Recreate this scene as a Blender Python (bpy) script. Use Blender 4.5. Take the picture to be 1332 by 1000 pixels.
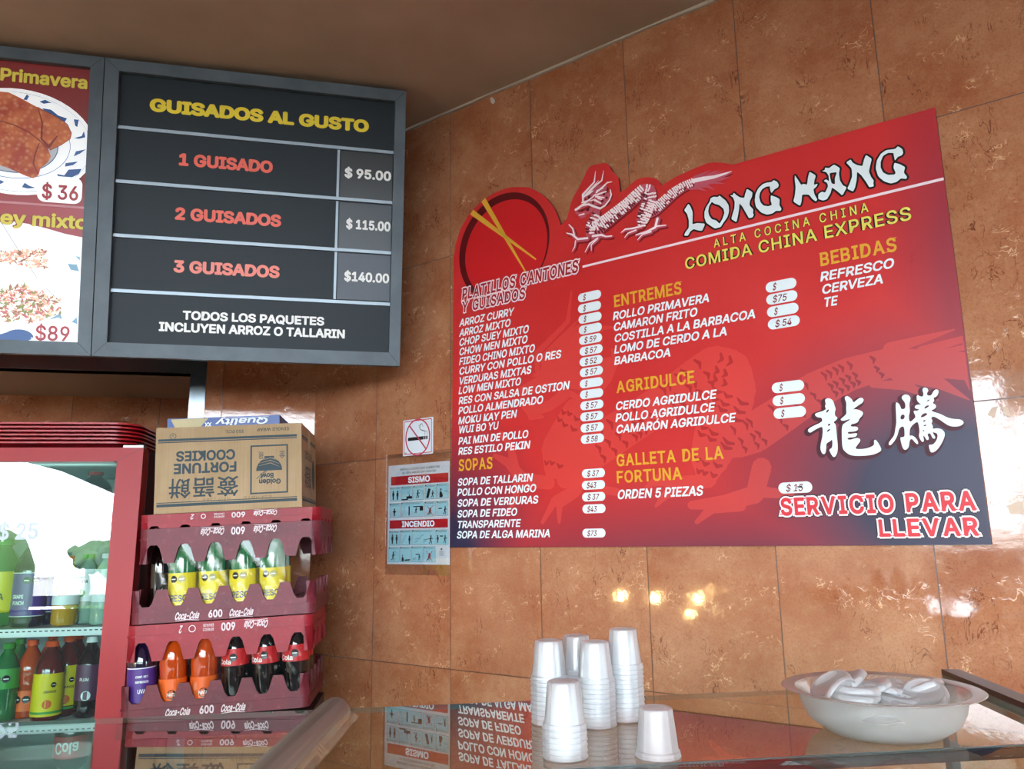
import bpy, math, random
from mathutils import Vector, Matrix
from mathutils.geometry import tessellate_polygon
from math import sin, cos, radians, pi

random.seed(7)
SC = bpy.context.scene
for _o in list(bpy.data.objects):
    bpy.data.objects.remove(_o)

# ------------------------------------------------------------------ camera
HC = 1.45                                   # eye height
CAM = Vector((0, 0, HC))
FPX, PITCH, ROLL = 1012.353, radians(10.976), radians(-.909)
YR, YM, YG = radians(-35.627), radians(13.156), radians(7.057)   # headings of right wall, back wall, counter
_fw = Vector((0, cos(PITCH), sin(PITCH))); _up = Vector((0, -sin(PITCH), cos(PITCH))); _rt = Vector((1, 0, 0))
RT = cos(ROLL) * _rt + sin(ROLL) * _up
UP = -sin(ROLL) * _rt + cos(ROLL) * _up
cd = bpy.data.cameras.new('camera'); cam = bpy.data.objects.new('camera', cd); SC.collection.objects.link(cam)
cd.sensor_width = 36; cd.lens = FPX / 1332 * 36; cd.clip_start = .02
cam.matrix_world = Matrix(((RT.x, UP.x, -_fw.x, 0), (RT.y, UP.y, -_fw.y, 0), (RT.z, UP.z, -_fw.z, HC), (0, 0, 0, 1)))
SC.camera = cam

# ------------------------------------------------------------------ light
SC.view_settings.view_transform = 'Standard'; SC.view_settings.look = 'None'
SC.view_settings.gamma = 1; SC.view_settings.use_curve_mapping = False
SC.view_settings.exposure = 0.30
W = bpy.data.worlds.new('sky'); SC.world = W; W.use_nodes = True
bg = W.node_tree.nodes['Background']
bg.inputs[0].default_value = (.80, .91, 1.0, 1); bg.inputs[1].default_value = 17.0
sl = bpy.data.lights.new('sun', 'SUN'); sl.energy = 9; sl.angle = radians(.6); sl.color = (1, .95, .86)
sun = bpy.data.objects.new('sun', sl); SC.collection.objects.link(sun)
sun.rotation_euler = (radians(-32), 0, radians(12))     # high, from behind the shop: falls on the street only

# ------------------------------------------------------------------ helpers
def lin(c):
    if isinstance(c, str):
        c = [int(c[i:i+2], 16) / 255 for i in (0, 2, 4)]
        c = [v / 12.92 if v <= .04045 else ((v + .055) / 1.055) ** 2.4 for v in c]
    return (c[0], c[1], c[2], 1)
MATS = {}
def mat(name, col='808080', rough=.5, metal=0., spec=.5, **kw):
    if name in MATS: return MATS[name]
    m = bpy.data.materials.new(name); m.use_nodes = True; MATS[name] = m
    b = m.node_tree.nodes['Principled BSDF']
    b.inputs['Base Color'].default_value = lin(col); b.inputs['Roughness'].default_value = rough
    b.inputs['Metallic'].default_value = metal; b.inputs['Specular IOR Level'].default_value = spec
    for k, v in kw.items():
        b.inputs[k.replace('_', ' ')].default_value = v
    return m
class NT:
    """small node builder"""
    def __init__(s, m): s.t = m.node_tree; s.b = s.t.nodes.get('Principled BSDF'); s.out = s.t.nodes['Material Output']
    def n(s, typ, **kw):
        x = s.t.nodes.new(typ)
        for k, v in kw.items(): setattr(x, k, v)
        return x
    def l(s, a, b): s.t.links.new(a, b)
    def put(s, sock, v):
        if hasattr(v, 'is_linked') or hasattr(v, 'links'): s.l(v, sock)
        else: sock.default_value = v
    def math(s, op, a, b=0., c=None):
        x = s.n('ShaderNodeMath', operation=op); s.put(x.inputs[0], a); s.put(x.inputs[1], b)
        if c is not None: s.put(x.inputs[2], c)
        return x.outputs[0]
    def mix(s, f, a, b):
        x = s.n('ShaderNodeMix', data_type='RGBA'); s.put(x.inputs[0], f); s.put(x.inputs[6], a); s.put(x.inputs[7], b)
        return x.outputs[2]
    def noise(s, vec, scale, detail=3, rough=.55, dist=0.):
        x = s.n('ShaderNodeTexNoise'); s.l(vec, x.inputs['Vector']); x.inputs['Scale'].default_value = scale
        x.inputs['Detail'].default_value = detail; x.inputs['Roughness'].default_value = rough; x.inputs['Distortion'].default_value = dist
        return x.outputs[0]
    def ramp(s, f, lo, hi):
        x = s.n('ShaderNodeMapRange', clamp=True); s.put(x.inputs[0], f); x.inputs[1].default_value = lo; x.inputs[2].default_value = hi
        return x.outputs[0]
    def obj(s): return s.n('ShaderNodeTexCoord').outputs['Object']
    def sep(s, v):
        x = s.n('ShaderNodeSeparateXYZ'); s.l(v, x.inputs[0]); return x.outputs
    def bump(s, h, strength=.1, dist=.01):
        x = s.n('ShaderNodeBump'); x.inputs['Strength'].default_value = strength; x.inputs['Distance'].default_value = dist
        s.l(h, x.inputs['Height']); return x.outputs[0]

def ray(x, y): return (x - 666) / FPX * RT - (y - 500) / FPX * UP + _fw
def proj(p):
    d = Vector(p) - CAM; z = d.dot(_fw); return 666 + FPX * d.dot(RT) / z, 500 - FPX * d.dot(UP) / z
class Fr:
    """a plane in the room: origin, u to the right, v up, n towards the customers"""
    def __init__(s, O, u, v): s.O = Vector(O); s.u = Vector(u).normalized(); s.v = Vector(v).normalized(); s.n = s.u.cross(s.v)
    def hit(s, x, y, off=0.):
        r = ray(x, y); O = s.O + s.n * off; p = CAM + r * ((O - CAM).dot(s.n) / r.dot(s.n)) - s.O
        return p.dot(s.u), p.dot(s.v)
    def w(s, a, b, c=0.): return s.O + s.u * a + s.v * b + s.n * c
    def sub(s, a, b, c=0.): return Fr(s.w(a, b, c), s.u, s.v)
    def rot(s, deg):
        k = radians(deg); return Fr(s.O, cos(k) * s.u + sin(k) * s.v, -sin(k) * s.u + cos(k) * s.v)
    def mw(s): return Matrix(((s.u.x, s.v.x, s.n.x, s.O.x), (s.u.y, s.v.y, s.n.y, s.O.y), (s.u.z, s.v.z, s.n.z, s.O.z), (0, 0, 0, 1)))
    def along(s, b, x):
        """u of the point on the line v=b that is seen in column x"""
        lo, hi = -6., 6.
        for _ in range(60):
            m = (lo + hi) / 2; q = s.w(m, b) - CAM
            if q.dot(_fw) < .05 or proj(s.w(m, b))[0] > x: hi = m
            else: lo = m
            if q.dot(_fw) < .05 and m < 0: lo = m; hi = max(hi, m + .01)
        return (lo + hi) / 2
def dirv(y): return Vector((cos(y), sin(y), 0))
def nrm(y): return Vector((sin(y), -cos(y), 0))
Z = Vector((0, 0, 1))

class MB:
    """mesh builder: polygons, boxes, lathes... collected into ONE mesh"""
    def __init__(s): s.v = []; s.f = []; s.m = []; s.s = []
    def add(s, vs, fs, mi=0, smooth=False, xf=None):
        k = len(s.v); s.v += [tuple(xf(Vector(p))) if xf else tuple(p) for p in vs]
        for f in fs: s.f.append(tuple(i + k for i in f)); s.m.append(mi); s.s.append(smooth)
        return s
    def box(s, a, b, mi=0, xf=None, ch=0.):
        x0, y0, z0 = a; x1, y1, z1 = b
        if ch:
            pts = [(x0+ch, y0), (x1-ch, y0), (x1, y0+ch), (x1, y1-ch), (x1-ch, y1), (x0+ch, y1), (x0, y1-ch), (x0, y0+ch)]
            return s.prism(pts, z0, z1, mi, xf=xf)
        v = [(x0,y0,z0),(x1,y0,z0),(x1,y1,z0),(x0,y1,z0),(x0,y0,z1),(x1,y0,z1),(x1,y1,z1),(x0,y1,z1)]
        return s.add(v, [(0,3,2,1),(4,5,6,7),(0,1,5,4),(1,2,6,5),(2,3,7,6),(3,0,4,7)], mi, xf=xf)
    def poly(s, loops, z=0., mi=0, xf=None):
        """flat polygon (with holes) facing +z"""
        if not isinstance(loops[0][0], (tuple, list, Vector)): loops = [loops]
        ls = [[Vector((p[0], p[1], 0)) for p in L] for L in loops]
        flat = [p for L in ls for p in L]
        tr = tessellate_polygon(ls); fs = []
        for t in tr:
            a, b, c = (flat[i] for i in t)
            ar = (b - a).cross(c - a).z
            if abs(ar) < 1e-14: continue
            fs.append(tuple(t) if ar > 0 else (t[0], t[2], t[1]))
        return s.add([(p.x, p.y, z) for p in flat], fs, mi, xf=xf)
    def prism(s, loops, z0, z1, mi=0, xf=None, side=None):
        if not isinstance(loops[0][0], (tuple, list, Vector)): loops = [loops]
        loops = [list(L) for L in loops]
        for i, L in enumerate(loops):
            A = sum(L[k][0]*L[(k+1) % len(L)][1] - L[(k+1) % len(L)][0]*L[k][1] for k in range(len(L)))
            if (A < 0) == (i == 0): L.reverse()
        s.poly(loops, z1, mi, xf)
        k = len(s.f); s.poly(loops, z0, mi, xf)
        for j in range(k, len(s.f)): s.f[j] = tuple(reversed(s.f[j]))
        for L in loops:
            n = len(L)
            s.add([(p[0], p[1], z0) for p in L] + [(p[0], p[1], z1) for p in L],
                  [(i, (i+1) % n, n + (i+1) % n, n + i) for i in range(n)], mi if side is None else side, xf=xf)
        return s
    def lathe(s, prof, n=24, mi=0, xf=None, smooth=True, a0=0., a1=2*pi):
        """prof (r,z) bottom to top, axis z"""
        vs = []; fs = []; full = abs(a1 - a0 - 2*pi) < 1e-6; m = n if full else n + 1
        for r, z in prof:
            for i in range(m):
                t = a0 + (a1 - a0) * i / n; vs.append((r*cos(t), r*sin(t), z))
        for j in range(len(prof) - 1):
            for i in range(n):
                a, b = j*m + i, j*m + (i+1) % m
                fs.append((a, b, b + m, a + m))
        return s.add(vs, fs, mi, smooth, xf)
    def tube(s, pts, rad, n=10, mi=0, xf=None, cap=True):
        pts = [Vector(p) for p in pts]; vs = []; fs = []; N = len(pts)
        rad = rad if isinstance(rad, (list, tuple)) else [rad] * N
        up = Vector((0, 0, 1))
        for i, p in enumerate(pts):
            d = (pts[min(i+1, N-1)] - pts[max(i-1, 0)]).normalized()
            a = d.cross(up if abs(d.z) < .95 else Vector((1, 0, 0))).normalized(); b = a.cross(d)
            for k in range(n):
                t = 2*pi*k/n; vs.append(p + (a*cos(t) + b*sin(t)) * rad[i])
        for i in range(N-1):
            for k in range(n):
                fs.append((i*n+k, i*n+(k+1) % n, (i+1)*n+(k+1) % n, (i+1)*n+k))
        s.add(vs, fs, mi, True, xf)
        if cap:
            s.add(vs[:n], [tuple(reversed(range(n)))], mi, False, xf); s.add(vs[-n:], [tuple(range(n))], mi, False, xf)
        return s
    def stroke(s, pts, w, z=0., mi=0, xf=None, caps=True, closed=False):
        """flat brush stroke with a width (or widths) in the z plane"""
        P = [Vector((p[0], p[1])) for p in pts]; N = len(P)
        w = list(w) if isinstance(w, (list, tuple)) else [w] * N
        for i in range(N if closed else N - 1):
            a, b = P[i], P[(i+1) % N]; d = b - a; s.k = (getattr(s, 'k', 0) + 1) % 40; zz = z + s.k*2e-6
            if d.length < 1e-9: continue
            q = Vector((-d.y, d.x)).normalized(); wa, wb = w[i]/2, w[(i+1) % N]/2
            s.add([(a.x-q.x*wa, a.y-q.y*wa, zz), (b.x-q.x*wb, b.y-q.y*wb, zz), (b.x+q.x*wb, b.y+q.y*wb, zz), (a.x+q.x*wa, a.y+q.y*wa, zz)], [(0, 1, 2, 3)], mi, xf=xf)
        for i in range(N):
            if not closed and not caps and i in (0, N-1): continue
            s.k = (getattr(s, 'k', 0) + 1) % 40; s.disc(P[i].x, P[i].y, w[i]/2, z + s.k*2e-6 + 1e-6, mi, xf, 10)
        return s
    def disc(s, x, y, r, z=0., mi=0, xf=None, n=24, ry=None):
        ry = ry or r
        return s.add([(x + r*cos(2*pi*k/n), y + ry*sin(2*pi*k/n), z) for k in range(n)], [tuple(range(n))], mi, xf=xf)
    def ring(s, x, y, r, w, z=0., mi=0, xf=None, n=40, ry=None):
        ry = ry or r
        vs = []
        for k in range(n):
            c, d = cos(2*pi*k/n), sin(2*pi*k/n)
            vs += [(x + (r-w/2)*c, y + (ry-w/2)*d, z), (x + (r+w/2)*c, y + (ry+w/2)*d, z)]
        return s.add(vs, [(2*k, 2*k+1, (2*k+3) % (2*n), (2*k+2) % (2*n)) for k in range(n)], mi, xf=xf)
    def rect(s, x0, y0, x1, y1, z=0., mi=0, xf=None):
        return s.add([(x0,y0,z),(x1,y0,z),(x1,y1,z),(x0,y1,z)], [(0,1,2,3)], mi, xf=xf)
    def pill(s, x0, y0, x1, y1, r, z=0., mi=0, xf=None):
        return s.poly(rrect(x0, y0, x1, y1, r), z, mi, xf)
    def text(s, g, x, y, w, h, z=0., mi=0, xf=None, shear=0.):
        """glyphs g laid so that the ink box is x..x+w and cap height is h"""
        vs, fs, x0, x1, bd = g
        sy = h / (CAPH + 2*bd*.9); y += bd*.9*sy
        sx = (w - abs(shear) * h) / max(1e-6, x1 - x0)
        return s.add([(x + (p[0]-x0)*sx + shear*p[1]*sy, y + p[1]*sy, z + p[2]) for p in vs], fs, mi, xf=xf)
    def build(s, name, mats, parent=None, mw=None):
        me = bpy.data.meshes.new(name); me.from_pydata(s.v, [], s.f)
        for m in (mats if isinstance(mats, (list, tuple)) else [mats]): me.materials.append(m)
        me.polygons.foreach_set('material_index', s.m); me.polygons.foreach_set('use_smooth', s.s); me.update()
        o = bpy.data.objects.new(name, me); SC.collection.objects.link(o)
        if parent: o.parent = parent
        if mw is not None: o.matrix_world = mw
        return o
def rrect(x0, y0, x1, y1, r, n=6):
    out = []
    for cx, cy, a in ((x1-r, y0+r, -90), (x1-r, y1-r, 0), (x0+r, y1-r, 90), (x0+r, y0+r, 180)):
        for k in range(n+1):
            t = radians(a + 90*k/n); out.append((cx + r*cos(t), cy + r*sin(t)))
    return out
_G = {}
import os
try:                                         # the sans that ships inside Blender; its built-in face otherwise
    FONT = bpy.data.fonts.load(os.path.join(bpy.utils.system_resource('DATAFILES'), 'fonts', 'Inter.woff2'))
except Exception:
    FONT = None
def glyphs(txt, bold=0., space=1.):
    k = (txt, bold, space)
    if k not in _G:
        cu = bpy.data.curves.new('t', 'FONT'); cu.body = txt; cu.size = 1
        if FONT and ord(txt[0]) < 0x2000: cu.font = FONT
        cu.space_character = space; cu.resolution_u = 3
        o = bpy.data.objects.new('t', cu); SC.collection.objects.link(o)
        dg = bpy.context.evaluated_depsgraph_get(); dg.update()
        me = o.evaluated_get(dg).to_mesh()
        vs = [(v.co.x, v.co.y, 0.) for v in me.vertices]; fs = [tuple(p.vertices) for p in me.polygons]
        fl = []
        for f in fs:
            A = sum(vs[f[i]][0]*vs[f[(i+1) % len(f)]][1] - vs[f[(i+1) % len(f)]][0]*vs[f[i]][1] for i in range(len(f)))
            fl.append(f if A > 0 else tuple(reversed(f)))
        if bold:                             # heavier letters: a stroke along every outline
            cnt = {}
            for f in fl:
                for i in range(len(f)): e = (f[i], f[(i+1) % len(f)]); cnt[tuple(sorted(e))] = cnt.get(tuple(sorted(e)), 0) + 1
            for (i, j), c in cnt.items():
                if c != 1: continue
                (x0, y0, _), (x1, y1, _) = vs[i], vs[j]; q = 2e-6 * (1 + len(vs)//4 % 60); L = math.hypot(x1-x0, y1-y0)
                if L < 1e-7: continue
                dx, dy = (x1-x0)/L*bold, (y1-y0)/L*bold; ex = .42 if L > bold*1.2 else .25; n = len(vs)
                vs += [(x0-dx*ex+dy, y0-dy*ex-dx, q), (x1+dx*ex+dy, y1+dy*ex-dx, q), (x1+dx*ex-dy, y1+dy*ex+dx, q), (x0-dx*ex-dy, y0-dy*ex+dx, q)]; fl.append((n, n+1, n+2, n+3))
        xs = [p[0] for p in vs] or [0, 1]
        _G[k] = (vs, fl, min(xs), max(xs), bold)
        o.evaluated_get(dg).to_mesh_clear()
        bpy.data.objects.remove(o); bpy.data.curves.remove(cu)
    return _G[k]
_h = glyphs('H'); CAPH = max(p[1] for p in _h[0]) - min(p[1] for p in _h[0])
_SER = {'A': ((.08, .92), ()), 'B': ((.1,), (.1,)), 'C': ((), (.95,)), 'D': ((.1,), (.1,)), 'E': ((.1, .97), (.1, .97)), 'F': ((.15,), (.1, .97)),
        'G': ((.93,), (.93,)), 'I': ((.5,), (.5,)), 'L': ((.1, .97), (.15,)), 'M': ((.08, .92), (.08, .92)), 'N': ((.1,), (.1, .9)), 'O': ((), ()),
        'P': ((.15,), (.1,)), 'R': ((.1, .95), (.1,)), 'S': ((.05,), (.93,)), 'T': ((.5,), (.03, .97)), 'U': ((), (.1, .9)), 'V': ((), (.06, .94)), 'Y': ((.5,), (.06, .94))}
def serif(b, txt, x, y, w, h, z, mi, xf=None, bold=.03, grow=0., shear=0.):
    """flared capitals"""
    adv = []
    for c in txt:
        adv.append(.3 if c == ' ' else glyphs(c, bold)[3] - glyphs(c, bold)[2] + .09)
    sx = w / (sum(adv) - .09); sy = h / CAPH; cx = x
    for c, a in zip(txt, adv):
        if c != ' ':
            g = glyphs(c, bold + grow); gw = (a - .09) * sx; ex = grow * sx
            vs, fs, x0, x1, _b = g
            b.add([(cx - ex + (p[0]-x0)*sx + shear*p[1]*sy, y + p[1]*sy, z + p[2]) for p in vs], fs, mi, xf=xf)
            z += 1.3e-4
            lo, hi = _SER.get(c, ((), ()))
            sw = .13*h + grow*sx; st = .055*h + grow*sy
            for f in lo:
                q = cx + f*gw; b.add([(q-sw, y-grow*sy, z), (q+sw, y-grow*sy, z), (q+sw*.6, y+st, z), (q-sw*.6, y+st, z)], [(0, 1, 2, 3)], mi, xf=xf)
            for f in hi:
                q = cx + f*gw + shear*h; t = y + h + grow*sy; u = y + h - st
                b.add([(q-sw*.6, u, z), (q+sw*.6, u, z), (q+sw, t, z), (q-sw, t, z)], [(0, 1, 2, 3)], mi, xf=xf)
            z -= 1.3e-4
        cx += a * sx
    return b
def tag(o, label=None, cat=None, group=None, kind=None):
    if label: o['label'] = label
    if cat: o['category'] = cat
    if group: o['group'] = group
    if kind: o['kind'] = kind
    return o
def thing(name, label, cat, mw, group=None):
    o = bpy.data.objects.new(name, None); SC.collection.objects.link(o); o.empty_display_size = .05
    o.matrix_world = mw if isinstance(mw, Matrix) else Matrix.Translation(mw)
    return tag(o, label, cat, group)
def struct(o): o['kind'] = 'structure'; return o
def kids(o): return [c for c in bpy.data.objects if c.parent == o]
def dup(o, mw, label, group=None):
    r = o.copy(); SC.collection.objects.link(r); r.matrix_world = mw; r['label'] = label
    if group: r['group'] = group
    for c in kids(o):
        d = c.copy(); SC.collection.objects.link(d); d.parent = r
        for g in kids(c):
            e = g.copy(); SC.collection.objects.link(e); e.parent = d
    return r
def crop(x0, y0, s): return lambda p: (x0 + p[0]*s, y0 + p[1]*s)

# ------------------------------------------------------------------ the planes of the room
S = 1.72                                     # distance of the camera from the right wall
CEIL = HC + .765 * S
_c = -nrm(YR) * S; FRW = Fr((_c.x, _c.y, 0), dirv(YR), Z)             # right wall (menu panel)
_p = FRW.w(-1.193 * S, 0); DM = -(Vector(_p).dot(nrm(YM)))
_c = -nrm(YM) * DM; FMW = Fr((_c.x, _c.y, 0), dirv(YM), Z)            # back wall
UC = (Vector(_p) - FMW.O).dot(FMW.u)                                  # the corner on the back wall
ALC = FMW.sub(0, 0, -.50)                                             # back of the recess

# ------------------------------------------------------------------ materials of the room
def tile_mat(name, p0, q0, pu=.3044, pv=.597):
    m = mat(name, 'b07048', .13, spec=.8); t = NT(m); s = t.sep(t.obj())
    uu = t.math('DIVIDE', t.math('SUBTRACT', s[0], p0), pu); vv = t.math('DIVIDE', t.math('SUBTRACT', s[1], q0), pv)
    fu, fv = t.math('FLOOR', uu), t.math('FLOOR', vv)
    du = t.math('MULTIPLY', t.math('SUBTRACT', .5, t.math('ABSOLUTE', t.math('SUBTRACT', t.math('FRACT', uu), .5))), pu)
    dv = t.math('MULTIPLY', t.math('SUBTRACT', .5, t.math('ABSOLUTE', t.math('SUBTRACT', t.math('FRACT', vv), .5))), pv)
    grout = t.ramp(t.math('MINIMUM', du, dv), .0016, .0009)
    cb = t.n('ShaderNodeCombineXYZ'); t.l(fu, cb.inputs[0]); t.l(fv, cb.inputs[1])
    wn = t.n('ShaderNodeTexWhiteNoise', noise_dimensions='3D'); t.l(cb.outputs[0], wn.inputs[0])
    va = t.n('ShaderNodeVectorMath', operation='MULTIPLY_ADD'); t.l(wn.outputs[1], va.inputs[0]); va.inputs[1].default_value = (7, 7, 7)
    t.l(t.obj(), va.inputs[2]); P = va.outputs[0]
    big = t.noise(P, 6, 5, .62); mid = t.noise(P, 45, 5, .68); fine = t.noise(P, 230, 3, .7)
    c = t.mix(t.ramp(big, .3, .72), lin('a05e3e'), lin('ba8260'))
    c = t.mix(t.math('MULTIPLY', t.ramp(mid, .5, .75), .26), c, lin('c89a78'))
    c = t.mix(t.math('MULTIPLY', t.ramp(fine, .48, .72), .42), c, lin('7a3f22'))
    # dark and pale broken veins, in patches
    mp = t.n('ShaderNodeMapping'); t.l(P, mp.inputs[0]); mp.inputs[2].default_value = (0, 0, .6); mp.inputs[3].default_value = (1.9, .9, 1)
    v1 = t.noise(mp.outputs[0], 13, 4, .6, .8); k1 = t.ramp(t.math('ABSOLUTE', t.math('SUBTRACT', v1, .5)), .012, .003)
    k1 = t.math('MULTIPLY', k1, t.ramp(t.noise(P, 11, 3, .6), .52, .62))
    c = t.mix(t.math('MULTIPLY', k1, .85), c, lin('6a3420'))
    mp2 = t.n('ShaderNodeMapping'); t.l(P, mp2.inputs[0]); mp2.inputs[1].default_value = (3.3, 1.7, 2); mp2.inputs[2].default_value = (0, 0, -.5); mp2.inputs[3].default_value = (1.2, 1.5, 1)
    v2 = t.noise(mp2.outputs[0], 22, 3, .6, .5); k2 = t.ramp(t.math('ABSOLUTE', t.math('SUBTRACT', v2, .5)), .016, .004)
    k2 = t.math('MULTIPLY', k2, t.ramp(t.noise(mp2.outputs[0], 10, 3, .7), .55, .63))
    c = t.mix(t.math('MULTIPLY', k2, .8), c, lin('e2b58c'))
    c = t.mix(t.math('MULTIPLY', grout, .85), c, lin('3c1e12'))
    t.l(c, t.b.inputs['Base Color'])
    t.l(t.math('ADD', t.math('MULTIPLY', grout, .4), t.math('ADD', .03, t.math('MULTIPLY', fine, .05))), t.b.inputs['Roughness'])
    t.l(t.bump(t.math('ADD', t.math('MULTIPLY', t.noise(P, 60, 3), .6), t.math('MULTIPLY', k2, .8)), .12, .0012), t.b.inputs['Normal'])
    return m
TILE_R = tile_mat('marble_tile_right', -.846 * S, HC + .139 * S)
TILE_B = tile_mat('marble_tile_back', FMW.hit(289, 520)[0], HC + .139 * S)
TILE_A = tile_mat('marble_tile_recess', ALC.hit(208, 530)[0], HC + .139 * S)
PLASTER = mat('ceiling_paint', 'b59676', .8); t = NT(PLASTER)
t.l(t.mix(t.ramp(t.noise(t.obj(), 3, 3), .3, .7), lin('a8907a'), lin('b8a08a')), t.b.inputs['Base Color'])
STEEL = mat('brushed_steel', '9aa4aa', .28, 1.)
t = NT(STEEL); mp = t.n('ShaderNodeMapping'); t.l(t.obj(), mp.inputs[0]); mp.inputs[3].default_value = (3, 300, 300)
t.l(t.bump(t.noise(mp.outputs[0], 3, 2), .05, .001), t.b.inputs['Normal'])
FLOORM = mat('floor_tile', '64564a', .3); BEIGE = mat('beige_wall_paint', 'c8b498', .7)

def wall(name, fr, u0, u1, v0, v1, m, th=.06):
    b = MB(); b.box((u0, v0, -th), (u1, v1, 0)); return struct(b.build(name, m, mw=fr.mw()))
wall('wall_right', FRW, -1.193 * S, 7.0, 0, CEIL, TILE_R)
# the back wall stops at a recess framed in steel
uJ1, uJ0 = FMW.hit(268, 500)[0], FMW.hit(248, 500)[0]
zS = HC + .5395; zT = zS + .062
wall('wall_back', FMW, uJ1, UC, 0, CEIL, TILE_B)
wall('wall_lintel', FMW, -3.25, uJ1, zT, CEIL, TILE_B)
wall('wall_recess', ALC, -3.25, uJ1 + .3, 0, CEIL, TILE_A)
b = MB(); b.box((-3.25, zS, -.5), (uJ0, zS + .05, -.002)); struct(b.build('trim_soffit', mat('soffit_paint', '9c8674', .75), mw=FMW.mw()))
b = MB(); b.box((uJ0 + .001, 0, -.5), (uJ0 + .04, zS, -.06)); struct(b.build('wall_jamb', TILE_A, mw=FMW.mw()))
b = MB()
b.poly([(-3.25, zS), (uJ0, zS), (uJ0, .0), (uJ1, .0), (uJ1, zT), (-3.25, zT)], .004)
b.box((-3.25, zS, -.055), (uJ0, zS + .004, .003)); b.box((uJ0 - .0015, 0, -.055), (uJ0, zS, .003)); b.box((uJ0, 0, .0), (uJ1, zT, .0035)); b.box((-3.25, zS, 0), (uJ1, zT, .0035))
struct(b.build('trim_1', STEEL, mw=FMW.mw()))
b = MB(); _r = random.Random(9); n = 120; L_ = 7.0 + 1.193*S
pts = [(-1.193*S + L_*i/n, CEIL - .004 - _r.uniform(0, .006)) for i in range(n + 1)]
b.prism(pts + [(7.0, CEIL), (-1.193*S, CEIL)], 0, .008); struct(b.build('trim_2', mat('plaster_lip', 'b8a898', .85), mw=FRW.mw()))
# left wall, street side, floor, ceiling
XL = FMW.w(-3.25, 0).x; YB = -3.15; XR = 1.9
FL = Fr((XL, YB, 0), (0, 1, 0), Z); wall('wall_left', FL, 0, 6.4, 0, CEIL, BEIGE)
FF = Fr((0, YB, 0), (-1, 0, 0), Z)
b = MB(); b.box((-6.5, 0, -.2), (-XR, CEIL, 0)); struct(b.build('wall_front', BEIGE, mw=FF.mw()))
b = MB(); b.box((XL - .2, YB - .2, -.1), (7, 4.2, 0)); struct(b.build('floor', FLOORM))
b = MB(); b.box((XL - .2, YB - .25, CEIL), (7, 4.2, CEIL + .3)); struct(b.build('ceiling', PLASTER))
# the street outside the open shop front
ASPH = mat('asphalt', '1c1c1e', 1., spec=0.); b = MB(); b.box((-90, -75, -.16), (90, YB - .2, -.1)); struct(b.build('ground_street', ASPH))
b = MB(); b.box((-80, -61, -.1), (80, -60.7, 1.15)); b.box((-80, -61.05, 1.15), (80, -60.65, 1.25)); struct(b.build('wall_street', mat('white_render', 'e8e4da', .8)))
LEAF = mat('tree_leaves', '4e6a34', .8); BARK = mat('bark', '5a4636', .9)
def tree(x, y, h, label):
    t = thing('street_tree', label, 'tree', Vector((x, y, -.1)), 'trees across the street')
    MB().tube([(0, 0, 0), (.1, 0, h*.3), (0, .1, h*.6)], [.18, .14, .08]).build('trunk', BARK, t)
    b = MB()
    for i in range(14):
        a, r = random.uniform(0, 6.3), random.uniform(0, .38) * h
        c = Vector((r*cos(a), r*sin(a), h*random.uniform(.55, .95))); R = h*random.uniform(.1, .18)
        vs = []; fs = []; n, m = 9, 7
        for j in range(m):
            for k in range(n):
                th, ph = pi*j/(m-1), 2*pi*k/n; q = R * random.uniform(.8, 1.2)
                vs.append(c + Vector((q*sin(th)*cos(ph), q*sin(th)*sin(ph), q*cos(th))))
        for j in range(m-1):
            for k in range(n): fs.append((j*n+k, (j+1)*n+k, (j+1)*n+(k+1) % n, j*n+(k+1) % n))
        b.add(vs, fs)
    b.build('foliage', LEAF, t)
for x, y, h, l in ((-7.8, -34, 2.8, 'leafy tree behind the white street wall, mirrored in the cooler door left of its middle'),
                   (-9.9, -38.6, 2.8, 'lower leafy tree behind the white street wall, mirrored near the cooler door edge'),
                   (-9.7, -43.5, 3.0, 'small leafy tree across the street at the end of the tree row')):
    tree(x, y, h, l)

t_ = thing('added_shrub', 'added dark shrub standing in for the mirrored viewer at the left of the cooler door', 'shrub', Vector((-4.45, -8, -.1)))  # added out of view: darkens the door reflection in place of the viewer
MB().tube([(0, 0, 0), (0, 0, .5)], .06).build('trunk', BARK, t_)
bb = MB(); bb.lathe([(0, .35), (.42, .45), (.52, .9), (.50, 1.6), (.36, 1.95), (.15, 2.08), (0, 2.1)], 14); bb.build('foliage', LEAF, t_)
AWN = mat('added_awning_cloth', '2c4a44', .8); FA = Fr((-3.3, -4.4, 0), (-1, 0, 0), Z)
t_ = thing('added_awning', 'added dark green slanting awning, blocks the sky mirrored along the top of the cooler door', 'awning', FA.mw())  # added out of view: lower edge cut to shape the dark mirrored wedge
bb = MB(); bb.prism([(-1.3, HC + .56), (-.9, HC + .74), (-.45, HC + .94), (0, HC + 1.06), (.5, HC + 1.12), (.5, HC + 2.0), (-1.3, HC + 2.0)], -.04, 0); bb.build('canopy', AWN, t_)
for x in (-1.25, .45): MB().tube([(x, -.1, -.06), (x, HC + 2.0, -.06)], .03).build('post', STEEL, t_)

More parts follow.
